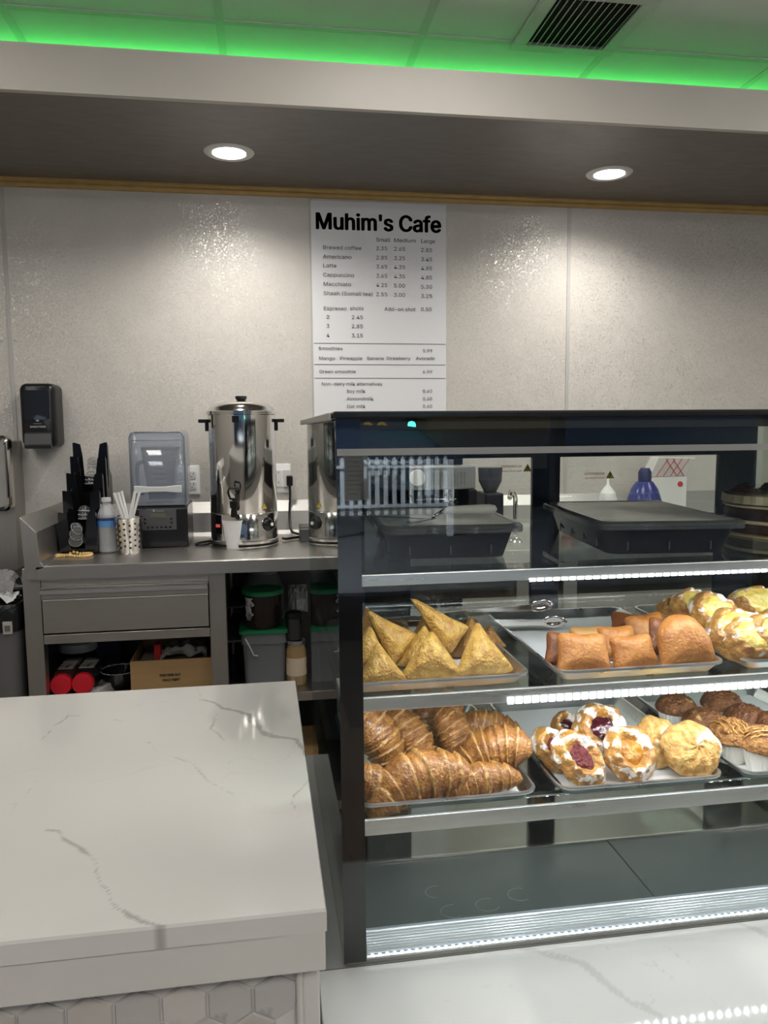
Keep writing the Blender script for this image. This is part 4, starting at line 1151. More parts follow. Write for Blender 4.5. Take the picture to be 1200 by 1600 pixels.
obj('logo_bar', bx(-.014, .014, -.1168, -.1160, .0855, .0868), GREYT, sd)

# --- wall outlets
def outlet(label, px0, px1, py0_, py1_, gangs):
    a = at(px0, py0_, Y=WY - .006); c = at(px1, py1_, Y=WY - .006)
    t = thing('wall_outlet', label, 'outlet', ((a.x + c.x) / 2, WY, (a.z + c.z) / 2)); w2 = (c.x - a.x) / 2; h2 = (a.z - c.z) / 2
    obj('plate', loft(B(), [[(x, 0, z) for x, z in rrect(-w2, w2, -h2, h2, .004)], [(x, -.004, z) for x, z in rrect(-w2, w2, -h2, h2, .004)], [(x, -.006, z) for x, z in rrect(-w2 + .003, w2 - .003, -h2 + .003, h2 - .003, .003)]]), WHITEP, t, smooth=True)
    for gx, kd in gangs:
        if kd == 'duplex':
            for dz in (.020, -.020):
                s = obj('socket', loft(B(), [[(gx + x, y, z + dz) for x, z in rrect(-.0165, .0165, -.014, .014, .009)] for y in (-.006, -.0085)]), mat('socket_white', (.76, .76, .74), .3), t, smooth=True)
                for sx_ in (-.006, .006): obj('slot', bx(gx + sx_ - .001, gx + sx_ + .001, -.0090, -.0084, dz, dz + .009), BLACKM, s)
                obj('ground_hole', lth([(.0022, 0), (.0022, .0006), (0, .0006)], 12, axis='Y', c=(gx, -.0092, dz - .006)), BLACKM, s)
        elif kd == 'gfci':
            s = obj('socket', bx(gx - .0165, gx + .0165, -.009, -.006, -.033, .033), MATS['socket_white'] if 'socket_white' in MATS else WHITEP, t, bevel=.001)
            for dz in (.019, -.020):
                for sx_ in (-.006, .006): obj('slot', bx(gx + sx_ - .001, gx + sx_ + .001, -.0095, -.0089, dz, dz + .009), BLACKM, s)
            obj('test_button', bx(gx - .006, gx + .006, -.0098, -.009, -.004, .004), mat('socket_white', (.76, .76, .74), .3), s)
        else:
            s = obj('rocker', prism(B(), [(-.006, -.033), (-.010, -.033), (-.007, .0), (-.010, .033), (-.006, .033)], gx - .0165, gx + .0165, 'X'), WHITEP, t)
    return t
outlet('white double wall outlet right beside the blender', 270, 313, 728, 773, ((.020, 'duplex'), (-.030, 'duplex')))
outlet('white wall outlet with a switch behind the coffee urn', 420, 455, 725, 770, ((-.012, 'gfci'), (.026, 'switch')))

# --- coffee urn
ub_ = at(383, 852, Z=FZ)
ur = thing('coffee_urn', 'tall polished steel hot water urn with black tap and dial', 'urn', (at(383, 850, Y=2.76).x, 2.76, FZ))
R0 = .1175; ux = 0
zt = at(383, 645, Y=2.76 - R0).z - FZ; zl = at(383, 627, Y=2.76).z - FZ; zk = at(383, 619, Y=2.76).z - FZ
obj('foot_ring', lth([(R0 - .004, .002), (R0 + .001, .006), (R0 + .001, .014), (R0 - .002, .016)], 64), BLACKP, ur, smooth=True)
obj('base', lth([(R0 - .003, .0), (R0 + .002, .016), (R0 + .003, .022), (R0, .024), (R0, .115), (R0 - .001, .117), (R0 - .001, .0175)][:6], 72), POLISH, ur, smooth=True)
obj('tank', lth([(R0 - .0025, .117), (R0 - .001, .119), (R0 - .001, zt - .006), (R0 + .003, zt - .004), (R0 + .003, zt)], 72), POLISH, ur, smooth=True)
dm = zl - zt
obj('lid', lth([(R0 + .004, zt + .001), (R0 + .004, zt + .007), (R0 - .001, zt + .010), (R0 - .006, zt + dm * .45), (R0 - .022, zt + dm * .78), (R0 - .06, zt + dm * .95), (0, zt + dm)], 72), POLISH, ur, smooth=True)
obj('lid_knob', lth([(.010, zl - .002), (.016, zl + .003), (.021, zk - .004), (.019, zk), (0, zk + .001)], 32), BLACKP, ur, smooth=True)
zh = at(320, 658, Y=2.76).z - FZ
for s in (-1, 1):
    b_ = B(); box(b_, s * (R0 + .004) if s > 0 else -(R0 + .030), (R0 + .030) if s > 0 else -(R0 + .004), -.022, .022, zh - .006, zh + .006)
    box(b_, *(sorted((s * (R0 - .002), s * (R0 + .008)))), -.012, .012, zh - .035, zh + .006)
    obj('handle', b_, BLACKP, ur, bevel=.002)
def on_urn(px, py):
    p = at(px, py, Y=2.76 - R0 + .004); x = p.x - ur.location.x; return x, -math.sqrt(R0 * R0 - x * x), p.z - FZ
x, y, z = on_urn(368, 655); ang = math.atan2(x, -y)
obj('sight_cap', bx(-.011, .011, -.006, .004, -.011, .011), BLACKP, ur, bevel=.0015, loc=(x, y - .003, z), rot=(0, 0, ang))
x, y, z = on_urn(366, 790)
tp_ = obj('tap', lth([(.010, -.001), (.012, .004), (.009, .030), (.013, .030), (.015, .052), (.012, .054), (0, .054)], 24, c=(0, -.030, -.035)), BLACKP, ur, smooth=True, loc=(x, y, z))
obj('spigot_stem', lth([(.008, -.034), (.008, .0)], 16, axis='Y'), CHROME, tp_, smooth=True)
b_ = B(); tube(b_, [(-.014, -.034, .062), (-.018, -.036, .048), (-.011, -.034, .026), (.011, -.034, .026), (.018, -.036, .048), (.014, -.034, .062)], .0042, 8, closed=True)
obj('tap_lever', b_, BLACKP, tp_, smooth='all')
tube_ = obj('tap_post', lth([(.005, .010), (.005, .028)], 10, c=(0, -.032, 0)), BLACKP, tp_)
x, y, z = on_urn(418, 820); ang = math.atan2(x, -y)
dl = obj('dial', lth([(0, -.010), (.014, -.010), (.022, -.004), (.0235, .003)], 32, axis='Y'), BLACKG, ur, smooth=True, loc=(x, y, z), rot=(0, 0, ang))
obj('dial_ring', lth([(.0235, .002), (.0255, -.002), (.026, .003)], 32, axis='Y'), CHROME, dl, smooth=True)
obj('dial_spot', lth([(0, -.014), (.006, -.013), (.0065, -.009)], 16, axis='Y', c=(.011, 0, -.002)), WHITEP, dl, smooth=True)
x, y, z = on_urn(413, 792); ang = math.atan2(x, -y)
o = obj('warning_sticker', prism(B(), [(-.0095, -.008), (.0095, -.008), (0, .009)], -.0012, .0), YEL, ur, loc=(x, y - .0003, z), rot=(0, 0, ang))
obj('mark', bx(-.001, .001, -.0018, -.0012, -.004, .003), BLACKM, o)
x, y, z = on_urn(341, 820); ang = math.atan2(x, -y)
obj('switch_plate', bx(-.013, .013, -.002, .004, -.035, .030), BLACKG, ur, loc=(x, y, z), rot=(0, 0, ang), bevel=.001)
obj('power_switch', bx(-.009, .009, -.006, -.001, -.012, -.002), mat('switch_red', (.5, .06, .05), .3, emit=.25, ecol=(1, .15, .1)), ur, loc=(x, y, z), rot=(0, 0, ang))

cd = obj('power_cord', tube(B(), curve_pts([(.100, WY - .02, 1.195), (.101, WY - .03, 1.15), (.097, WY - .045, 1.08), (.10, WY - .09, 1.02), (.12, 2.93, 1.008), (.15, 2.87, 1.008), (.08, 2.80, 1.008), (.062, 2.79, 1.012)], 8), .0045, 8), BLACKP, ur, smooth='all', loc=-ur.location)
obj('power_plug', bx(.088, .112, WY - .044, WY - .010, 1.185, 1.225), BLACKP, cd, bevel=.004)
cd2 = obj('power_cord', tube(B(), curve_pts([(-.178, 2.77, 1.012), (-.20, 2.74, 1.005), (-.232, 2.73, 1.005), (-.24, 2.77, 1.005), (-.20, 2.82, 1.005), (-.16, 2.84, 1.006)], 8), .0040, 8), BLACKP, ur, smooth='all', loc=-ur.location)
ab = thing('adapter_box', 'small dark box on the table behind the urn beside the case', 'box', (.155, 2.80, FZ))
obj('housing', bx(-.03, .03, -.05, .06, 0, .055), mat('adapter_grey', (.05, .05, .052), .4), ab, bevel=.003)
obj('edge_band', bx(-.0305, .0305, -.0505, -.0495, .046, .050), STEEL, ab)

# --- paper cup
pc = at(366, 858, Z=FZ)
cup = thing('paper_cup', 'white paper cup standing in front of the urn tap', 'cup', (pc.x, pc.y + .028, FZ))
obj('cup_wall', lth([(.0265, .001), (.0270, .0), (.0385, .0955), (.0372, .0955), (.0262, .004), (0, .004)], 40), PAPER, cup, smooth=True)
obj('rolled_rim', tube(B(), [(.0388 * math.cos(t * PI / 18), .0388 * math.sin(t * PI / 18), .0958) for t in range(36)], .0016, 6, closed=True), PAPER, cup, smooth='all')

# --- blender in a sound enclosure
bl0 = at(207, 857, Z=FZ); bl1 = at(295, 857, Y=bl0.y)
BW = bl1.x - bl0.x; bz = at(250, 790, Y=bl0.y).z - FZ; hz_ = at(250, 674, Y=bl0.y).z - FZ
bd = thing('blender', 'countertop blender inside a smoky clear sound enclosure', 'blender', ((bl0.x + bl1.x) / 2, bl0.y, FZ))
obj('base', prism(B(), [(0, .0), (-.002, .02), (.004, bz - .01), (.012, bz), (.20, bz), (.205, 0)], -BW / 2, BW / 2, 'X'), BLACKP, bd, bevel=.004)
panel = obj('control_panel', prism(B(), [(-.0012, .062), (.0030, bz - .014), (.006, bz - .014), (.004, .062)], -.068, .056, 'X'), mat('panel_grey', (.10, .10, .10), .35, .4), bd)
obj('display', bx(-.028, .020, -.0015, .004, bz - .042, bz - .026), mat('lcd', (.12, .125, .09), .2), panel)
for i in range(6): obj('button', bx(-.044 + i * .015, -.036 + i * .015, -.0022, .004, .068, .074), BLACKG, panel)
for xx in (-.052, .036):
    for q in (.083, .097): obj('button', bx(xx, xx + .006, -.0022, .004, q, q + .006), BLACKG, panel)
text('lettering', 'Vitamix', .0115, GREYT, panel, (-.012, -.0012, bz - .021), sx=1.0)
obj('logo_mark', lth([(0, -.001), (.0042, -.001), (.0042, 0)], 16, axis='Y', c=(-.018, -.0008, bz - .017)), GREYT, panel)
HOOD = glassmat('hood_plastic', (.86, .89, .94), 1.5, .04, .13)
hb = [(-BW / 2 + .001, BW / 2 - .001, .006, .20)]
def hs(i, z): return [(x, y, z) for x, y in rrect(-BW / 2 + .002 + i, BW / 2 - .002 - i, .004 + i, .19 - i, .018)]
obj('enclosure', loft(B(), [hs(0, bz + .001), hs(0, hz_ - .012), hs(.004, hz_ - .003), hs(.014, hz_), hs(.015, hz_ - .003), hs(.008, hz_ - .006), hs(.003, hz_ - .014), hs(.003, bz + .001)]), HOOD, bd, smooth=True)
bm = B()
for s in (-1, 1):
    tube(bm, [(s * (BW / 2 - .004), .006, bz + .004), (s * (BW / 2 - .004), .006, hz_ - .02), (s * (BW / 2 - .010), .008, hz_ - .006), (s * (BW / 2 - .020), .008, hz_ - .003)], .0028, 6)
tube(bm, [(-BW / 2 + .020, .008, hz_ - .003), (BW / 2 - .020, .008, hz_ - .003)], .0028, 6)
tube(bm, [(-BW / 2 + .012, .005, hz_ - .030), (BW / 2 - .012, .005, hz_ - .030)], .0016, 6)
obj('frame_edge', bm, mat('hood_edge', (.20, .23, .27), .2), bd, smooth='all')
zbar = at(250, 764, Y=bl0.y).z - FZ
def barsec(x, hh): return [(x, -.016, zbar - hh), (x, -.004, zbar - hh), (x, -.004, zbar + hh), (x, -.016, zbar + hh)]
obj('handle_bar', loft(B(), [barsec(-.079, .0125), barsec(-.060, .012), barsec(-.025, .0085), barsec(.025, .0085), barsec(.060, .012), barsec(.079, .0125)]), mat('handle_clear', (.62, .63, .63), .3), bd, bevel=.002)
def js(w0, z): return [(x, y, z) for x, y in rrect(-w0, w0, .10 - w0, .10 + w0, .012)]
jar = obj('jug', loft(B(), [js(.042, bz + .012), js(.060, bz + .185), js(.058, bz + .185), js(.040, bz + .016)]), glassmat('jug_plastic', (.80, .83, .88), 1.5, .08, .06), bd, smooth=True)
obj('jug_lid', loft(B(), [js(.060, bz + .186), js(.061, bz + .200), js(.050, bz + .206)]), mat('jug_lid', (.10, .12, .15), .4), bd, smooth=True)
bm = B()
for i in range(7): box(bm, -.016 if i % 2 else -.010, .018, .0395 - i * .0016, .0400 - i * .0016, bz + .035 + i * .018, bz + .0365 + i * .018)
obj('scale_marks', bm, BLACKP, jar)
obj('jug_handle', tube(B(), curve_pts([(-.052, .06, bz + .15), (-.072, .05, bz + .14), (-.075, .05, bz + .08), (-.060, .06, bz + .035)], 5), .007, 8), mat('jug_lid', (.10, .12, .15), .4), bd, smooth='all')

# --- stepped lid organiser
og = thing('lid_organizer', 'stepped black acrylic organiser filled with clear cup lids', 'organizer', (0, 0, 0))
ACR = mat('black_acrylic', (.006, .006, .007), .10)
steps = [((90, 801), (130, 800), 2.625), ((97, 766), (141, 767), 2.69), ((103, 738), (148, 740), 2.755), ((109, 713), (153, 713), 2.82), ((113, 692), (157, 691), 2.885)]
cl_pts = []
for i, ((lx, ly), (rx, ry), Y) in enumerate(steps):
    a = at(lx, ly, Y=Y); c = at(rx, ry, Y=Y); Wd = .118; z0_ = FZ + .02 if i == 0 else at(steps[i - 1][0][0], steps[i - 1][0][1], Y=Y).z - .07
    zt_ = (a.z + c.z) / 2; xl = a.x; xr = a.x + Wd
    for sgn in (0, 1):
        if sgn == 0: ol_ = [(xl, z0_), (xl, zt_), (xl + .008, zt_), (xl + .026, zt_ - .006), (xl + .032, zt_ - .045), (xl + .036, z0_)]
        else: ol_ = [(xr, z0_), (xr, zt_), (xr - .008, zt_), (xr - .026, zt_ - .006), (xr - .032, zt_ - .045), (xr - .038, z0_)]
        obj('front_tab', prism(B(), ol_, Y, Y + .003), ACR, og)
    obj('front_panel', bx(xl, xr, Y, Y + .003, FZ + .0, z0_), ACR, og)
    Yb = Y + .064
    for x in (xl, xr - .003):
        obj('side_panel', prism(B(), [(Y + .004, FZ), (Y + .004, zt_ - .004), (Y + .018, zt_ - .010), (Y + .030, FZ + .045 + .055 * i), (Yb, FZ + .02 + .055 * i), (Yb, FZ)], x, x + .003, 'X'), ACR, og)
    cl_pts.append(((xl + xr) / 2, Y + .034, FZ + .030 + .05 * i, zt_))
xl = at(113, 692, Y=2.95).x
obj('back_panel', bx(xl - .004, xl + .118, 2.950, 2.953, FZ, FZ + .14), ACR, og)
obj('base_plate', bx(-.70, -.545, 2.622, 2.955, FZ, FZ + .003), ACR, og)
order = ('lowest', 'second', 'third', 'topmost')
base = None
for i, (x, y, z, zt_) in enumerate(cl_pts):
    if i == 2: continue
    for k_ in range(3):
        if base is None:
            base = o = thing('dome_cover', '', 'cup lid')
            obj('dome', lth([(.036, 0), (.037, .003), (.035, .006), (.030, .013), (.019, .019), (.007, .021), (.0068, .020), (.018, .018), (.029, .012), (.034, .005)], 28), CLEARP, o, smooth=True)
            obj('rim_bead', tube(B(), [(.0368 * math.cos(q * PI / 14), .0368 * math.sin(q * PI / 14), .001) for q in range(28)], .0011, 5, closed=True), mat('bead_clear', (.62, .63, .64), .2), o, smooth='all')
        else: o = dup(base)
        o.location = (x + .001 * k_, y - .004, zt_ - .098 + k_ * .013) if i else (x - .004 + .002 * k_, y - .050, FZ + .048 + k_ * .020)
        o.rotation_euler = (0, math.radians(3 * k_), k_ * .5) if i else (math.radians(74), 0, 0)
        if i == 0: o.scale = (.55, .55, .9); o.rotation_euler = (math.radians(58), math.radians(24 - 20 * k_), k_ * .6)
        o['label'] = 'clear dome cup lid, %s of the three in the %s tier of the black organiser' % (('lowest', 'middle', 'topmost')[k_], ('front', 'second', '', 'fourth', 'rearmost')[i])
        o['group'] = 'cup lids in the black organiser'

# --- water bottle
wb = at(167, 865, Z=FZ)
wt = thing('water_bottle', 'small clear water bottle with blue label beside the straw holder', 'bottle', (wb.x, wb.y + .03, FZ))
k_ = (at(167, 777, Y=wb.y + .03).z - FZ) / .20
pr_ = [(.024, 0), (.031, .006), (.032, .02), (.030, .028), (.032, .036), (.030, .046), (.032, .056), (.030, .066), (.032, .076), (.0315, .09), (.0325, .125), (.028, .145), (.018, .168), (.013, .178), (.013, .186)]
obj('bottle_body', lth([(r, z * k_) for r, z in pr_], 32), glassmat('pet_plastic', (.96, .97, .98), 1.5, .03, .36), wt, smooth=True)
obj('water', lth([(r * .93, z * k_ + .001) for r, z in pr_[:11]], 24), glassmat('water_clear', (.97, .98, .99), 1.2), wt, smooth=True)
obj('label_band', lth([(.0327, .096 * k_), (.0329, .125 * k_)], 32), mat('label_blue', (.09, .26, .58), .4), wt, smooth=True)
obj('label_strip', lth([(.0330, .118 * k_), (.0331, .128 * k_)], 32), mat('label_navy', (.03, .04, .12), .4), wt, smooth=True)
obj('cap', lth([(.0145, .184 * k_), (.015, .187 * k_), (.0145, .199 * k_), (0, .20 * k_)], 24, fold=1, fdepth=.03), mat('cap_clear', (.62, .64, .66), .3), wt, smooth=False)

# --- straw holder and straws
cp = at(200, 867, Z=FZ); CXc, CYc = cp.x, cp.y + .042; Rc = .0435; Hc = at(200, 811, Y=CYc - Rc).z - FZ
ch = thing('straw_canister', 'perforated steel canister holding wrapped white straws', 'canister', (CXc, CYc, FZ))
obj('canister_wall', lth([(Rc * .82, .0), (Rc * .84, .001), (Rc * .87, .006), (Rc, Hc - .004), (Rc + .003, Hc), (Rc + .002, Hc + .001), (Rc - .001, Hc - .004), (Rc * .85, .006), (0, .005)], 56), POLISH, ch, smooth=True)
for q in range(12):
    a = -PI / 2 + (q - 5.5) * .42
    for r_ in range(5):
        z = .022 + r_ * (Hc - .045) / 4; rr = Rc * (.87 + .13 * z / Hc) + .0002
        M_ = Matrix.Translation((rr * math.cos(a), rr * math.sin(a), z + (.006 if q % 2 else 0))) @ Matrix.Rotation(a + PI / 2, 4, 'Z')
        bm = lathe(B(), [(.0036, 0), (.0036, -.0006), (0, -.0006)], 10, axis='Y', M=M_)
        if (q, r_) == (0, 0): pass
        obj('perforation', bm, BLACKM, ch)
Ls = .195
def straw_mesh():
    bm = tube(B(), [(0, 0, 0), (0, 0, Ls)], .0042, 8); tube(bm, [(0, 0, Ls), (0, .0005, Ls + .006)], [.0042, .0052], 8); return bm
first = None
for q, (tx_, ty_, an) in enumerate(((-.26, .05, 0), (-.20, -.05, 40), (-.16, .02, 80), (-.24, -.02, 10), (.20, .0, 0), (.24, .05, 30), (.17, .04, 60))):
    if first is None:
        first = o = obj('wrapped_straw', straw_mesh(), PAPER)
    else: o = first.copy(); COL.objects.link(o)
    s = -1 if tx_ < 0 else 1
    o.location = (CXc - s * .018 + (q % 4 - 1.5) * .003 * s, CYc + ty_ * .2, FZ + .008); o.rotation_euler = (-ty_, tx_ * 1.15, math.radians(0))
    tag(o, 'white paper wrapped straw leaning towards the %s, %s' % ('water bottle' if s < 0 else 'blender', ('lowest of its bunch', 'second lowest of its bunch', 'most upright of its bunch', 'crossing behind its bunch', 'middle one of its bunch', 'lowest of its bunch', 'most upright of its bunch')[q]), 'straw', 'wrapped straws in the canister')

# --- beaded bracelet
br = at(114, 868, Y=2.59); br.z = FZ
bc = thing('beaded_bracelet', 'yellow beaded bracelet lying on the steel table', 'bracelet', (br.x, br.y, FZ))
bms = bpy.data.meshes.new('bead'); b_ = B(); bmesh.ops.create_uvsphere(b_, u_segments=10, v_segments=7, radius=.0048); b_.to_mesh(bms); b_.free()
bms.materials.append(mat('bead_yellow', (.74, .50, .20), .4))
for p_ in bms.polygons: p_.use_smooth = True
NB = 40
for i in range(NB):
    t = 2 * PI * i / NB; x = .058 * math.sin(t); y = .020 * math.sin(2 * t) + .012 * math.cos(t)
    o = bpy.data.objects.new('bead', bms); COL.objects.link(o); o.parent = bc; o.location = (x, y, .0048 + (.008 * math.exp(-((x) / .012) ** 2) if math.cos(t) > 0 else 0))
    o.scale = (1, 1, .95 + .1 * (i % 2))

# --- things on the shelf below
S0 = SHZ
jr = at(122, 1015, Y=2.80)
jt = thing('plastic_jar', 'large dark jar with wide white lid on the lower shelf', 'jar', (jr.x, 2.80, S0))
zt = at(122, 1008, Y=2.80 - .06).z - S0
obj('jar_body', lth([(.058, 0), (.063, .008), (.063, zt - .06), (.056, zt - .035), (.056, zt - .028)], 40), mat('jar_dark', (.012, .011, .014), .12), jt, smooth=True)
obj('lid', lth([(.064, zt - .030), (.065, zt - .028), (.064, zt - .002), (.060, zt), (0, zt)], 40), mat('lid_white', (.66, .68, .70), .4), jt, smooth=True)

def side_jar(px, py, label, ml):
    p = at(px, py, Y=2.50); R_ = .0335
    t = thing('spice_jar', label, 'jar', (p.x, 2.50, p.z))
    # rests on the jars below it, mouth towards the room
    obj('lid', lth([(0, -.004), (R_ - .003, -.004), (R_, 0), (R_, .020), (R_ - .003, .022)], 36, axis='Y'), mat('lid_red', (.55, .012, .025), .35), t, smooth=True)
    obj('collar', lth([(R_ - .005, .022), (R_ - .004, .030)], 36, axis='Y', fold=1, fdepth=.05), glassmat('jar_clear', (.75, .75, .75), 1.5, .05, .15), t)
    def sq(r, y): return [(x, y, z) for x, z in rrect(-r, r, -r, r, .012)]
    obj('jar_body', loft(B(), [sq(R_ - .004, .030), sq(R_ + .001, .045), sq(R_ + .001, .18), sq(R_ - .004, .188)]), ml, t, smooth=True)
    obj('label_sheet', bx(-R_ * .7, R_ * .7, .06, .15, R_ + .0012, R_ + .0022), mat('label_grey', (.42, .40, .38), .5, spots=((.06, .05, .05), .58, 40, .02)), t)
    return t
SP1 = mat('spice_brown', (.075, .030, .016), .15); SP2 = mat('spice_black', (.02, .018, .02), .15)
side_jar(95, 1071, 'red capped spice jar lying on its side, nearest the table post', SP1)
side_jar(129, 1069, 'red capped spice jar lying on its side, nearer the white carton', SP2)
lowz = at(95, 1071, Y=2.50).z - .035 - S0
if lowz > .004:
    rk = thing('jar_rack', 'dark rack under the two red capped jars', 'rack', (at(112, 1071, Y=2.5).x, 2.60, S0))
    obj('tray', bx(-.075, .075, -.11, .11, 0, lowz - .001), BLACKP, rk, bevel=.002)
    obj('rim', bx(-.078, .078, -.112, -.108, 0, lowz + .004), BLACKP, rk, bevel=.001)

p = at(160, 1070, Y=2.56)
wx_ = thing('carton', 'slim grey white carton lying aslant beside the red capped jars', 'carton', (p.x, 2.57, p.z - .02), (0, 0, math.radians(-16)))
obj('box_body', bx(-.024, .024, -.07, .09, -.02, .022), mat('carton_white', (.52, .52, .53), .5), wx_, bevel=.001)
obj('spot', lth([(0, -.0006), (.004, -.0006), (.004, 0)], 12, axis='Y', c=(-.004, -.0702, .0)), BLACKM, wx_)
obj('print_block', bx(-.010, .012, -.03, .05, .0221, .0225), mat('print_grey_block', (.15, .15, .16), .5), wx_)
bw_ = at(186, 1063, Y=2.60)
t = thing('serving_bowl', 'black bowl with a pale scalloped rim beside the cardboard box', 'bowl', (bw_.x, 2.62, S0))
zt = at(186, 1046, Y=2.62).z - S0
obj('bowl_wall', lth([(.03, 0), (.05, .02), (.060, zt * .7), (.062, zt), (.059, zt), (.047, .022), (0, .006)], 40), BLACKG, t, smooth=True)
obj('rim_trim', tube(B(), [(.0605 * math.cos(q * PI / 20), .0605 * math.sin(q * PI / 20), zt + .001 * math.cos(q * 3)) for q in range(40)], .0014, 5, closed=True), mat('rim_pale', (.5, .5, .46), .5), t)

CARD = mat('cardboard', (.36, .225, .10), .75, var=.12, nscale=6, stretch=(1, 1, 8))
c0 = at(203, 1034, Y=2.50); c1 = at(330, 1032, Y=2.50)
cb = thing('cardboard_box', 'open brown cardboard box with black printing on its side', 'box', (c0.x, 2.50, S0))
W_, Hh = c1.x - c0.x, c0.z - S0; D_ = .26
obj('front_wall', bx(0, W_, 0, .004, 0, Hh), CARD, cb); obj('back_wall', bx(0, W_, D_, D_ + .004, 0, Hh), CARD, cb)
obj('side_wall', bx(0, .004, .004, D_, 0, Hh), CARD, cb); obj('side_wall', bx(W_ - .004, W_, .004, D_, 0, Hh), CARD, cb); obj('bottom', bx(.004, W_ - .004, .004, D_, 0, .004), CARD, cb)
lt = at(249, 1057, Y=2.5)
text('lettering', 'THIS SIDE OUT', .0135, BLACKM, cb, (lt.x - c0.x, -.0008, lt.z - S0), sx=.95, bold=.0003)
text('lettering', 'FOLD FIRST', .0135, BLACKM, cb, (lt.x - c0.x + .010, -.0008, lt.z - S0 - .0165), sx=1.0, bold=.0003)
zi = Hh
t = thing('red_packet', 'small red packet sticking out of the cardboard box', 'packet', (c0.x + .075, 2.60, S0 + .02)); obj('sleeve', bx(-.011, .011, -.02, .02, 0, zi + .008), mat('packet_red', (.45, .02, .02), .4), t, bevel=.002)
obj('sleeve_top', bx(-.009, .009, -.018, .018, zi + .008, zi + .010), MATS['lid_red'], t)
def crumple(nx, ny, sx_, sy_, amp, seed, sc=14):
    bm = B(); g = [[None] * (nx + 1) for _ in range(ny + 1)]
    for j in range(ny + 1):
        for i in range(nx + 1):
            u, v_ = i / nx - .5, j / ny - .5; r2 = (u * u + v_ * v_) * 4
            z = amp * (1 - r2 * .5) + amp * .8 * noise.noise(Vector((u * sc * .4, v_ * sc * .4, seed))) + amp * .4 * abs(noise.noise(Vector((u * sc, v_ * sc, seed + 3))))
            g[j][i] = bm.verts.new((u * sx_, v_ * sy_, z))
    for j in range(ny):
        for i in range(nx): bm.faces.new((g[j][i], g[j][i + 1], g[j + 1][i + 1], g[j + 1][i]))
    return bm
o = obj('plastic_bag', crumple(18, 14, .15, .18, .028, 3), mat('bag_wrap', (.40, .39, .36), .18, var=.4, nscale=20, coat=.8), smooth=False, loc=(c0.x + .16, 2.63, S0 + zi - .012)); tag(o, 'crumpled shiny clear bag heaped in the cardboard box', 'bag')
obj('fill_stack', bx(.02, W_ - .02, .02, D_ - .02, .004, zi - .02), mat('carton_inner', (.20, .18, .16), .7), cb)
pp = at(165, 1025, Y=2.86)
o = obj('purple_bag', prism(B(), [(-.055, 0), (.05, 0), (.055, .10), (.03, .17), (-.04, .185), (-.06, .09)], -.03, .03), mat('bag_purple', (.075, .055, .14), .3, spots=((.30, .28, .36), .62, 14, .02), bump=.6, bscale=20), bevel=.012, seg=3, loc=(pp.x, 2.86, S0), smooth=True); tag(o, 'dim purple packet standing at the back of the lower shelf', 'packet')

# right-hand bay
GRL = mat('lid_green', (.012, .17, .065), .35)
bt = at(414, 1000, Y=2.60); bz0 = S0
bt1 = at(377, 988, Y=2.53)
zb_ = bt1.z - S0
bn = thing('storage_tub', 'square translucent tub with green lid under the brown tub', 'tub', (at(413, 1000, Y=2.61).x, 2.62, S0))
def sq(r, z, rr=.018): return [(x, y, z) for x, y in rrect(-r, r, -r, r, rr)]
obj('tub_wall', loft(B(), [sq(.066, 0), sq(.071, zb_ - .050), sq(.076, zb_ - .048), sq(.076, zb_ - .012), sq(.073, zb_ - .012), sq(.064, .004)]), glassmat('tub_plastic', (.50, .52, .55), 1.4, .3, .35), bn, smooth=True)
obj('lid', loft(B(), [sq(.076, zb_ - .013), sq(.083, zb_ - .012), sq(.083, zb_ - .003), sq(.079, zb_), sq(.070, zb_)]), GRL, bn, smooth=True)
obj('handle_wire', tube(B(), [(-.062, -.0785, zb_ - .026), (-.048, -.078, zb_ - .055), (-.036, -.076, zb_ - .085), (-.022, -.075, zb_ - .087)], .0028, 6), mat('tub_wire', (.55, .56, .57), .4), bn, smooth='all')
zc_ = at(410, 925, Y=2.56).z - (S0 + zb_)
bo = thing('lidded_tub', 'dark brown round tub with green lid and torn white label', 'tub', (at(411, 950, Y=2.61).x, 2.61, S0 + zb_ + .0005))
BRN = mat('tub_brown', (.020, .012, .012), .16)
obj('tub_wall', lth([(.060, 0), (.064, .006), (.066, zc_ * .75), (.067, zc_ - .012)], 44), BRN, bo, smooth=True)
obj('lid', lth([(.067, zc_ - .014), (.0705, zc_ - .013), (.0705, zc_ - .002), (.066, zc_ + .002), (.060, zc_ - .001), (0, zc_ - .001)], 44), GRL, bo, smooth=True)
bm = B(); rn = random.Random(4); R_ = .0668
L_ = []; Rr = []
for j in range(15):
    z = .030 + j * .0075 if True else 0
    L_.append((-1.02 + rn.uniform(-.05, .05) + (.10 if j < 2 else 0), z)); Rr.append((-.52 + rn.uniform(-.16, .10), z))
cols_ = []
for (a0, z), (a1, _) in zip(L_, Rr):
    cols_.append([bm.verts.new(((R_ + .0004) * math.sin(a0 + (a1 - a0) * q / 5), -(R_ + .0004) * math.cos(a0 + (a1 - a0) * q / 5), min(z, zc_ - .02))) for q in range(6)])
for a_, b_ in zip(cols_, cols_[1:]):
    for q in range(5): bm.faces.new((a_[q], a_[q + 1], b_[q + 1], b_[q]))
obj('torn_label', bm, mat('torn_paper', (.46, .45, .45), .7, spots=((.12, .12, .13), .60, 30, .02)), bo)
def cyljar(px, py_t, py_b, Y, r, label, nm, parts):
    p = at(px, py_b, Y=Y); t = thing(nm, label, 'jar', (p.x, Y, 0)); zt = at(px, py_t, Y=Y).z; zb = at(px, py_b, Y=Y).z
    return t, zb, zt
p = at(462, 1060, Y=2.55); Zpb = S0; Zpt = at(462, 1000, Y=2.55).z
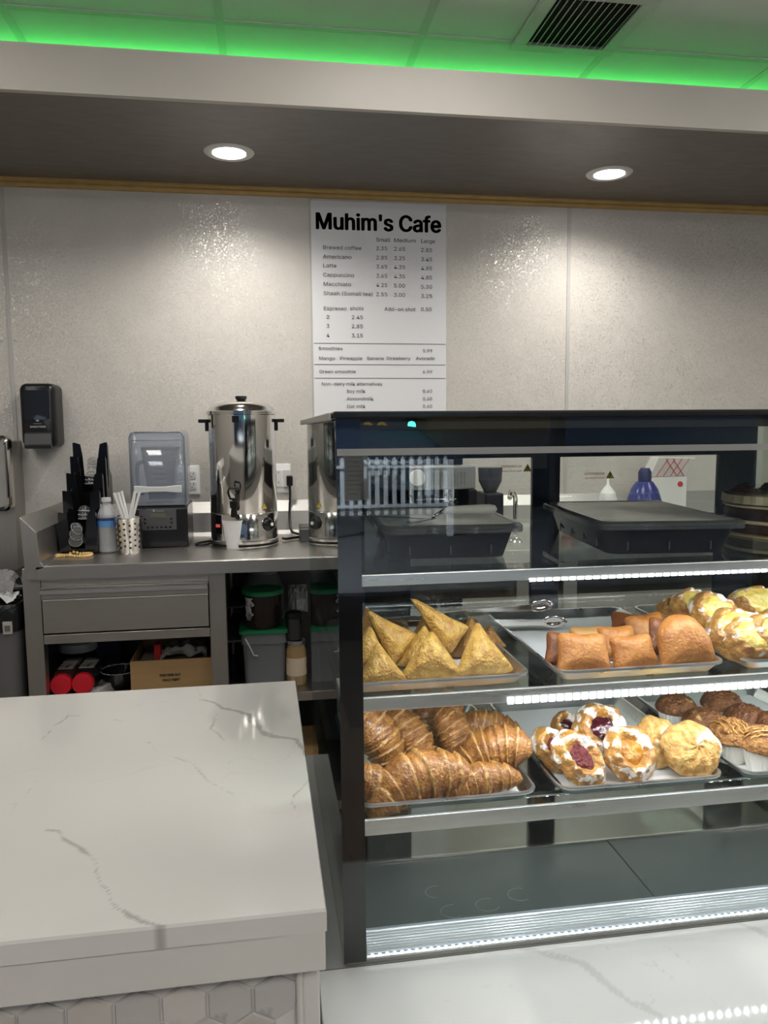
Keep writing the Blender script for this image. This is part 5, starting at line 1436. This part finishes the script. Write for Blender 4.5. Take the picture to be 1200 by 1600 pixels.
nj = thing('peanut_butter_jar', 'clear jar of tan spread with orange and white label', 'jar', (p.x + .004, 2.56, S0)); hh = Zpt - S0
obj('jar_body', lth([(.030, 0), (.034, .005), (.034, hh * .75), (.028, hh * .9), (.028, hh * .92)], 36), mat('nut_spread', (.30, .20, .09), .2, coat=.6), nj, smooth=True)
obj('lid', lth([(.030, hh * .90), (.031, hh * .91), (.031, hh), (0, hh)], 36, fold=1, fdepth=.02), mat('lid_silver', (.55, .55, .56), .2, 1.0), nj)
lb_ = obj('label_band', lth([(.0344, hh * .22), (.0344, hh * .62)], 36), mat('label_cream', (.55, .45, .33), .5, spots=((.48, .14, .03), .56, 18, .01)), nj, smooth=True)
zs_ = hh + S0 + .001; ht = at(458, 955, Y=2.56).z - zs_
mj = thing('steel_canister', 'dark steel canister with black lid standing on the tan jar', 'canister', (p.x - .002, 2.56, zs_))
obj('canister_wall', lth([(.024, 0), (.027, .003), (.027, ht - .02)], 32), mat('canister_dark', (.10, .10, .10), .2, .9), mj, smooth=True)
obj('lid', lth([(.0285, ht - .022), (.0285, ht - .004), (.024, ht), (0, ht)], 32), BLACKP, mj, smooth=True)
gj = at(415, 905, Y=2.85)
t = thing('glass_jar', 'big ribbed clear jar at the back of the shelf above the brown tub', 'jar', (gj.x - .01, 2.84, S0)); zt = at(415, 895, Y=2.84).z - S0
obj('jar_body', lth([(.06, 0), (.075, .01), (.078, zt - .06), (.06, zt - .02), (.05, zt)], 48, fold=1, fdepth=.02), glassmat('jar_ribbed', (.60, .64, .62), 1.5, .1, .25), t, smooth=True)
obj('jar_lid', lth([(.052, zt), (.052, zt + .015), (0, zt + .015)], 32), mat('lid_dull', (.2, .2, .2), .4), t, smooth=True)
o = obj('wrap_bag', crumple(10, 10, .07, .10, .03, 8), mat('bag_cloudy', (.36, .38, .37), .3, coat=.5), loc=(at(465, 915, Y=2.8).x, 2.80, at(465, 935, Y=2.8).z), rot=(math.radians(70), 0, 0)); tag(o, 'cloudy plastic bag hanging behind the steel canister', 'bag')
o['group'] = 'bags under the table'
# lower shelf bits seen in the gap
t = thing('storage_carton', 'tan cardboard carton low under the table beside the display case', 'box', (at(475, 1160, Y=2.6).x, 2.62, .161))
obj('carton_wall', bx(-.09, .09, -.09, .12, 0, .16), CARD, t, bevel=.002); obj('flap', bx(-.088, .088, -.088, .0, .161, .164), CARD, t)
t = thing('white_carton', 'small white printed carton under the table near the case', 'box', (.30, 2.60, .161))
obj('carton_wall', bx(-.08, .08, -.08, .08, 0, .14), mat('carton_pale', (.6, .6, .6), .5, spots=((.2, .2, .22), .62, 30, .02)), t, bevel=.002); obj('flap', bx(-.078, .078, -.078, 0, .141, .144), MATS['carton_pale'], t)

# --- trash can and bags by the table
tz = at(20, 945, Y=2.44).z
tc_ = thing('trash_can', 'grey trash can lined with a black bag beside the work table', 'trash can', (-1.02, 2.58, 0))
GRB = mat('bin_grey', (.115, .112, .115), .45)
def rs(hx_, hy_, z, r=.04): return [(x, y, z) for x, y in rrect(-hx_, hx_, -hy_, hy_, r)]
xe = at(40, 1000, Y=2.44).x + 1.02 - .012
obj('bin_wall', loft(B(), [rs(xe - .03, .12, 0), rs(xe - .008, .14, tz - .05), rs(xe - .012, .136, tz - .05), rs(xe - .035, .115, .01)]), GRB, tc_, smooth=True)
o = obj('bin_liner', loft(B(), [rs(xe - .005, .143, tz - .085), rs(xe - .003, .145, tz - .01), rs(xe - .006, .142, tz), rs(xe - .02, .128, tz - .005), rs(xe - .03, .12, tz - .12)], (False, False)), mat('liner_black', (.008, .008, .009), .22, bump=.8, bscale=25, bdist=.01), tc_, smooth=True)
pl_ = at(11, 982, Y=2.43)
lq = obj('latch', bx(-.014, .014, -.004, .0, -.020, .020), mat('latch_pale', (.40, .39, .37), .4), tc_, bevel=.002, loc=(pl_.x + 1.02, 2.437 - 2.58, pl_.z))
obj('latch_slot', bx(-.008, .008, -.0052, -.004, -.010, .008), mat('latch_slot', (.12, .12, .12), .5), lq)
o = obj('clear_bag', crumple(20, 14, .24, .16, .045, 11), mat('bag_clear', (.42, .42, .43), .2, var=.3, nscale=20, coat=.6), loc=(-.90, 2.56, tz + .028)); tag(o, 'crumpled clear bag on top of the full trash can', 'bag')
for x, y, lbl in ((-.815, 2.50, 'white crumpled tissue at the trash can rim by the table post'), (-.90, 2.485, 'pale crumpled napkin at the front rim of the trash can')):
    o = obj('napkin', crumple(10, 8, .10, .08, .022, x * 9), PAPER, loc=(x, y, tz + .002)); tag(o, lbl, 'napkin', 'napkins in the trash can')

# --- steel towel dispenser at the frame edge
t = thing('towel_dispenser', 'steel wall dispenser with rounded polished rim, cut by the photo edge', 'dispenser', (-1.07, WY, 0))
zt, zb, zb2 = at(8, 680, Y=2.9).z, at(8, 798, Y=2.9).z, at(8, 893, Y=2.9).z; xr = at(14, 740, Y=2.88).x + 1.07
def ds(i, y, a, b_): return [(x, y, z) for x, z in rrect(-xr + i, xr - i, a + i, b_ - i, .022, 6)]
obj('cabinet', loft(B(), [[(x, y, z) for x, z in rrect(-xr + .004, xr - .002, zb2, zt - .02, .006)] for y in (0, -.12)]), STEELV, t, smooth=True)
obj('rim', loft(B(), [ds(0, -.12, zb, zt), ds(0, -.165, zb, zt), ds(.006, -.172, zb, zt), ds(.014, -.165, zb, zt), ds(.014, -.150, zb, zt)]), POLISH, t, smooth=True)

# ------------------------------------------------------------------ things seen through the case's rear doors
EY = 2.62
e0, e1 = at(600, 735, Y=EY), at(744, 690, Y=EY)
es = thing('espresso_machine', 'wide steel espresso machine on the table behind the display case', 'coffee machine', ((e0.x + e1.x) / 2, EY, FZ))
ew = e1.x - e0.x; zt = at(700, 728, Y=EY).z - FZ; zm = at(700, 765, Y=EY).z - FZ
obj('body_top', bx(-ew / 2, ew / 2, 0, .36, zm, zt), mat('machine_grey', (.36, .37, .36), .35, .5), es, bevel=.006)
for i in range(int((ew - .12) / .0125)): obj('vent_rib', bx(-ew / 2 + .10 + i * .0125, -ew / 2 + .104 + i * .0125, -.004, 0, zm + .01, zt - .02), STEEL, es)
obj('round_badge', lth([(0, -.006), (.027, -.006), (.029, 0)], 36, axis='Y', c=(at(652, 747, Y=EY).x - es.location.x, 0, at(652, 747, Y=EY).z - FZ)), mat('badge_white', (.68, .68, .66), .5), es, smooth=True)
obj('backsplash', bx(-ew / 2 + .02, ew / 2 - .02, .14, .16, .05, zm), mat('machine_glass', (.05, .07, .065), .1), es)
obj('drip_tray', bx(-ew / 2, ew / 2, -.06, .34, 0, .05), STEEL, es, bevel=.004)
for s in (-1, 1):
    obj('side_cheek', bx(*sorted((s * (ew / 2 - .03), s * ew / 2)), -.02, .34, .05, zm), BLACKP, es, bevel=.006)
    g = obj('group_head', lth([(.030, zm - .045), (.032, zm - .040), (.032, zm)], 28, c=(s * .08, .05, 0)), CHROME, es, smooth=True)
    obj('portafilter', tube(B(), [(s * .08, .05, zm - .055), (s * .08, -.03, zm - .060), (s * .08, -.12, zm - .070)], [.014, .010, .013], 10), BLACKP, g, smooth='all')
for k_, x in enumerate((-.095, .0, .095)):
    o = thing('cup_stack', 'dark cup box on the espresso machine, %s' % ('near the case side', 'in the middle', 'by the steam pipe')[k_], 'box', (es.location.x + x, EY + .12, FZ + zt))
    obj('carton_wall', bx(-.04, .04, -.05, .06, 0, .045), BLACKP, o, bevel=.004); obj('lid_edge', bx(-.041, .041, -.051, .061, .045, .050), mat('stack_edge', (.12, .12, .12), .4), o)
# bean grinder
g0 = at(762, 745, Y=2.66)
gr = thing('coffee_grinder', 'black bean grinder behind the case next to the bent tap', 'grinder', (at(772, 780, Y=2.66).x, 2.68, FZ))
obj('grinder_body', bx(-.034, .034, -.03, .10, 0, .17), mat('grinder_navy', (.02, .022, .03), .3), gr, bevel=.006); obj('hopper', lth([(.022, .17), (.042, .21), (.045, .26), (0, .262)], 28, c=(0, .03, 0)), glassmat('hopper', (.25, .25, .27), 1.5, .05, .2), gr, smooth=True)
fa = at(805, 810, Z=FZ + .02)
ft = thing('faucet', 'chrome bent tap standing behind the first dark container', 'tap', (at(805, 800, Y=2.6).x, 2.60, FZ))
obj('spout', tube(B(), curve_pts([(0, 0, 0), (0, 0, .10), (-.004, -.01, .16), (-.03, -.05, .185), (-.05, -.09, .165)], 6), .008, 10), CHROME, ft, smooth='all'); obj('foot', lth([(.035, 0), (.03, .010), (.012, .025)], 24), CHROME, ft, smooth=True)
# squeeze bottle, jug, basket, card, net bag further along
def stand(px, Y): return at(px, 800, Y=Y).x
t = thing('squeeze_bottle', 'white squeeze bottle with nozzle behind the second container', 'bottle', (stand(949, 2.7), 2.70, FZ)); zt = at(949, 742, Y=2.7).z - FZ
obj('bottle_body', lth([(.032, 0), (.034, .005), (.034, zt * .60), (.028, zt * .70)], 28), WHITEP, t, smooth=True); obj('nozzle_cap', lth([(.028, zt * .70), (.020, zt * .76), (.006, zt * .84), (.003, zt)], 24), WHITEP, t, smooth=True)
t = thing('water_jug', 'blue translucent jug with a dark tap behind the second container', 'jug', (stand(1010, 2.68), 2.70, FZ)); zt = at(1010, 752, Y=2.7).z - FZ
obj('jug_body', lth([(.060, 0), (.066, .01), (.066, zt * .6), (.05, zt * .85), (.030, zt)], 36), mat('jug_blue', (.045, .055, .22), .2), t, smooth=True)
obj('jug_cap', lth([(.024, zt), (.024, zt + .035), (.016, zt + .05), (0, zt + .05)], 24), mat('cap_navy', (.03, .035, .12), .4), t, smooth=True)
t = thing('green_basket', 'dark green glossy box on the table behind the second container', 'box', (stand(1062, 2.68), 2.70, FZ)); obj('basket_wall', bx(-.055, .055, -.04, .06, 0, .075), mat('basket_green', (.02, .09, .045), .15), t, bevel=.008); obj('basket_lid', bx(-.057, .057, -.042, .062, .076, .084), mat('basket_green', (.02, .09, .045), .15), t, bevel=.003)
for px, c, lb in ((888, (.60, .10, .03), 'small orange red card box behind the second container'), (906, (.05, .16, .15), 'small teal card box next to the orange red one')):
    t = thing('card_box', lb, 'box', (stand(px, 2.72), 2.72, FZ)); m_ = mat('card_%d' % px, c, .5); obj('box_wall', bx(-.018, .018, -.012, .012, 0, .105), m_, t, bevel=.001); obj('box_flap', bx(-.016, .016, -.010, .010, .105, .107), m_, t)
t = thing('net_bag', 'white box with red diamond net print on the back table', 'bag', (stand(1045, 2.86), 2.86, FZ)); zb = at(1045, 745, Y=2.86).z - FZ; zt = at(1045, 716, Y=2.86).z - FZ
obj('box_wall', bx(-.075, .075, 0, .08, 0, zb), WHITEP, t, bevel=.004)
obj('wrap', prism(B(), [(-.09, zb), (.07, zb), (.11, zt), (-.05, zt + .005)], .0, .07), mat('wrap_white', (.62, .60, .58), .5), t, bevel=.004)
bm = B()
for q in range(-4, 6):
    a0 = Vector((-.06 + q * .03, -.002, zb + .002)); a1 = Vector((-.01 + q * .03, -.002, zt - .002)); a2 = Vector((-.11 + q * .03, -.002, zt - .002))
    for e in (a1, a2):
        lo, hi = a0, e
        if -.08 < lo.x < .07 and -.05 < hi.x < .10: tube(bm, [lo, hi], .0014, 4)
obj('net_lines', bm, RED, t); obj('round_mark', lth([(0, -.002), (.011, -.002), (.011, 0)], 20, axis='Y', c=(.045, 0, zb - .03)), RED, t)

# ------------------------------------------------------------------ outside the storefront (seen mirrored in the case's glass)
gd = obj('ground', bx(-30, 40, -60, RY0 - .12, -.12, -.02), mat('asphalt', (.07, .07, .075), .8)); tag(gd, kind='structure')
fn = thing('picket_fence', 'white picket fence outside the storefront', 'fence', (0, -8.0, 0))
WF = mat('fence_white', (.80, .82, .86), .6)
pk = bpy.data.meshes.new('picket'); b_ = prism(B(), [(-.028, .28), (.028, .28), (.028, 1.0), (.018, 1.03), (0, 1.045), (-.018, 1.03), (-.028, 1.0)], -.01, .01); bmesh.ops.recalc_face_normals(b_, faces=b_.faces); b_.to_mesh(pk); b_.free(); pk.materials.append(WF)
for i in range(14):
    o = bpy.data.objects.new('picket', pk); COL.objects.link(o); o.parent = fn; o.location = (.9 + i * .115, 0, 0)
for z in (.92, .40): obj('rail', bx(.85, 2.45, .012, .04, z - .02, z + .02), WF, fn)
for x in (.85, 2.45): obj('post', bx(x - .04, x + .04, .0, .08, -.02, 1.0), WF, fn)
ps = thing('window_notice', 'white paper notice taped inside the storefront glass', 'notice', (.60, RY0 + .004, 1.10)); obj('sheet', bx(-.08, .08, 0, .001, -.16, .16), PAPER, ps)
bm = B()
for i in range(9): box(bm, -.06, .05 - (i % 3) * .02, .001, .0015, .12 - i * .03, .125 - i * .03)
obj('print_lines', bm, GREYT, ps)
cr = thing('parked_car', 'dark blue car parked outside beyond the fence', 'car', (2.1, -11.5, 0))
CB = mat('car_blue', (.03, .045, .10), .2, .4, coat=1)
obj('car_body', prism(B(), [(-2.1, .35), (2.1, .35), (2.15, .7), (1.9, .92), (1.0, 1.0), (.45, 1.45), (-.9, 1.50), (-1.6, 1.05), (-2.05, .95)], -.85, .85), CB, cr, bevel=.08, seg=3, smooth=True)
obj('side_windows', prism(B(), [(.85, 1.02), (.40, 1.38), (-.85, 1.42), (-1.4, 1.05)], .851, .858), mat('car_glass', (.05, .08, .14), .05), cr)
for x in (-1.35, 1.3): obj('wheel', lth([(0, .80), (.2, .80), (.33, .82), (.33, .92), (.2, .94), (0, .93)], 28, axis='Y', c=(x, 0, .33)), BLACKP, cr, smooth=True)
tl = thing('traffic_light', 'traffic signal on a pole glowing green across the street', 'traffic light', (4.6, -22, 0))
obj('pole', lth([(.08, 0), (.06, 3.2)], 12), BLACKP, tl); obj('housing', bx(-.18, .18, .06, .30, 1.35, 2.1), BLACKP, tl, bevel=.03)
obj('lamp_lens', lth([(0, .34), (.12, .31), (.13, .30)], 20, axis='Y', c=(0, 0, 1.53)), mat('signal_green', (.1, 1, .7), .3, emit=60, ecol=(.05, .9, .6)), tl)
bd2 = thing('street_building', 'low shop with tan pitched roof across the street', 'building', (7.2, -24, 0))
obj('wall', bx(-2.2, 2.6, 0, .3, 0, 1.3), mat('shop_wall', (.4, .36, .3), .8), bd2); obj('roof', prism(B(), [(-2.6, 1.3), (3.0, 1.3), (2.2, 2.3), (-1.4, 2.1)], -.3, .4), mat('roof_tan', (.55, .38, .16), .7, emit=.0), bd2)
sg = thing('arch_sign', 'dark sign board with two yellow arches across the street', 'sign', (4.05, -26, 0))
obj('board', bx(-1.2, 1.2, -.1, 0, .6, 1.2), mat('board_grey', (.12, .13, .15), .6), sg); obj('sign_post', bx(-.06, .06, -.1, 0, 0, .6), BLACKP, sg)
bm = B()
for s in (-1, 1):
    tube(bm, [(s * .26 + .26 * math.cos(PI * q / 12), .06, 1.02 + .62 * math.sin(PI * q / 12)) for q in range(13)], .055, 8)
obj('arches', bm, mat('arch_yellow', (1, .7, .1), .5, emit=1.6, ecol=(1, .62, .08)), sg, smooth='all')
lm = thing('added_fence_lamp', 'unseen tall lamp added to light the fence outside', 'lamp', (-1.8, -5.6, 0))  # unseen lamp on a pole, added to brighten the mirrored fence
obj('pole', lth([(.06, 0), (.04, 3.9)], 12), BLACKP, lm); obj('lamp_head', bx(-.05, .6, -.1, .1, 3.9, 3.98), mat('head_grey', (.3, .3, .3), .5), lm, bevel=.02)
lamp('added_fence_glow', 'SPOT', (.5, 0, 3.88), P_OUT, (.88, .93, 1), .15, rot=Vector((3.0, -2.4, -3.2)).to_track_quat('-Z', 'Y').to_euler(), parent=lm, spot_size=math.radians(130), spot_blend=.5)
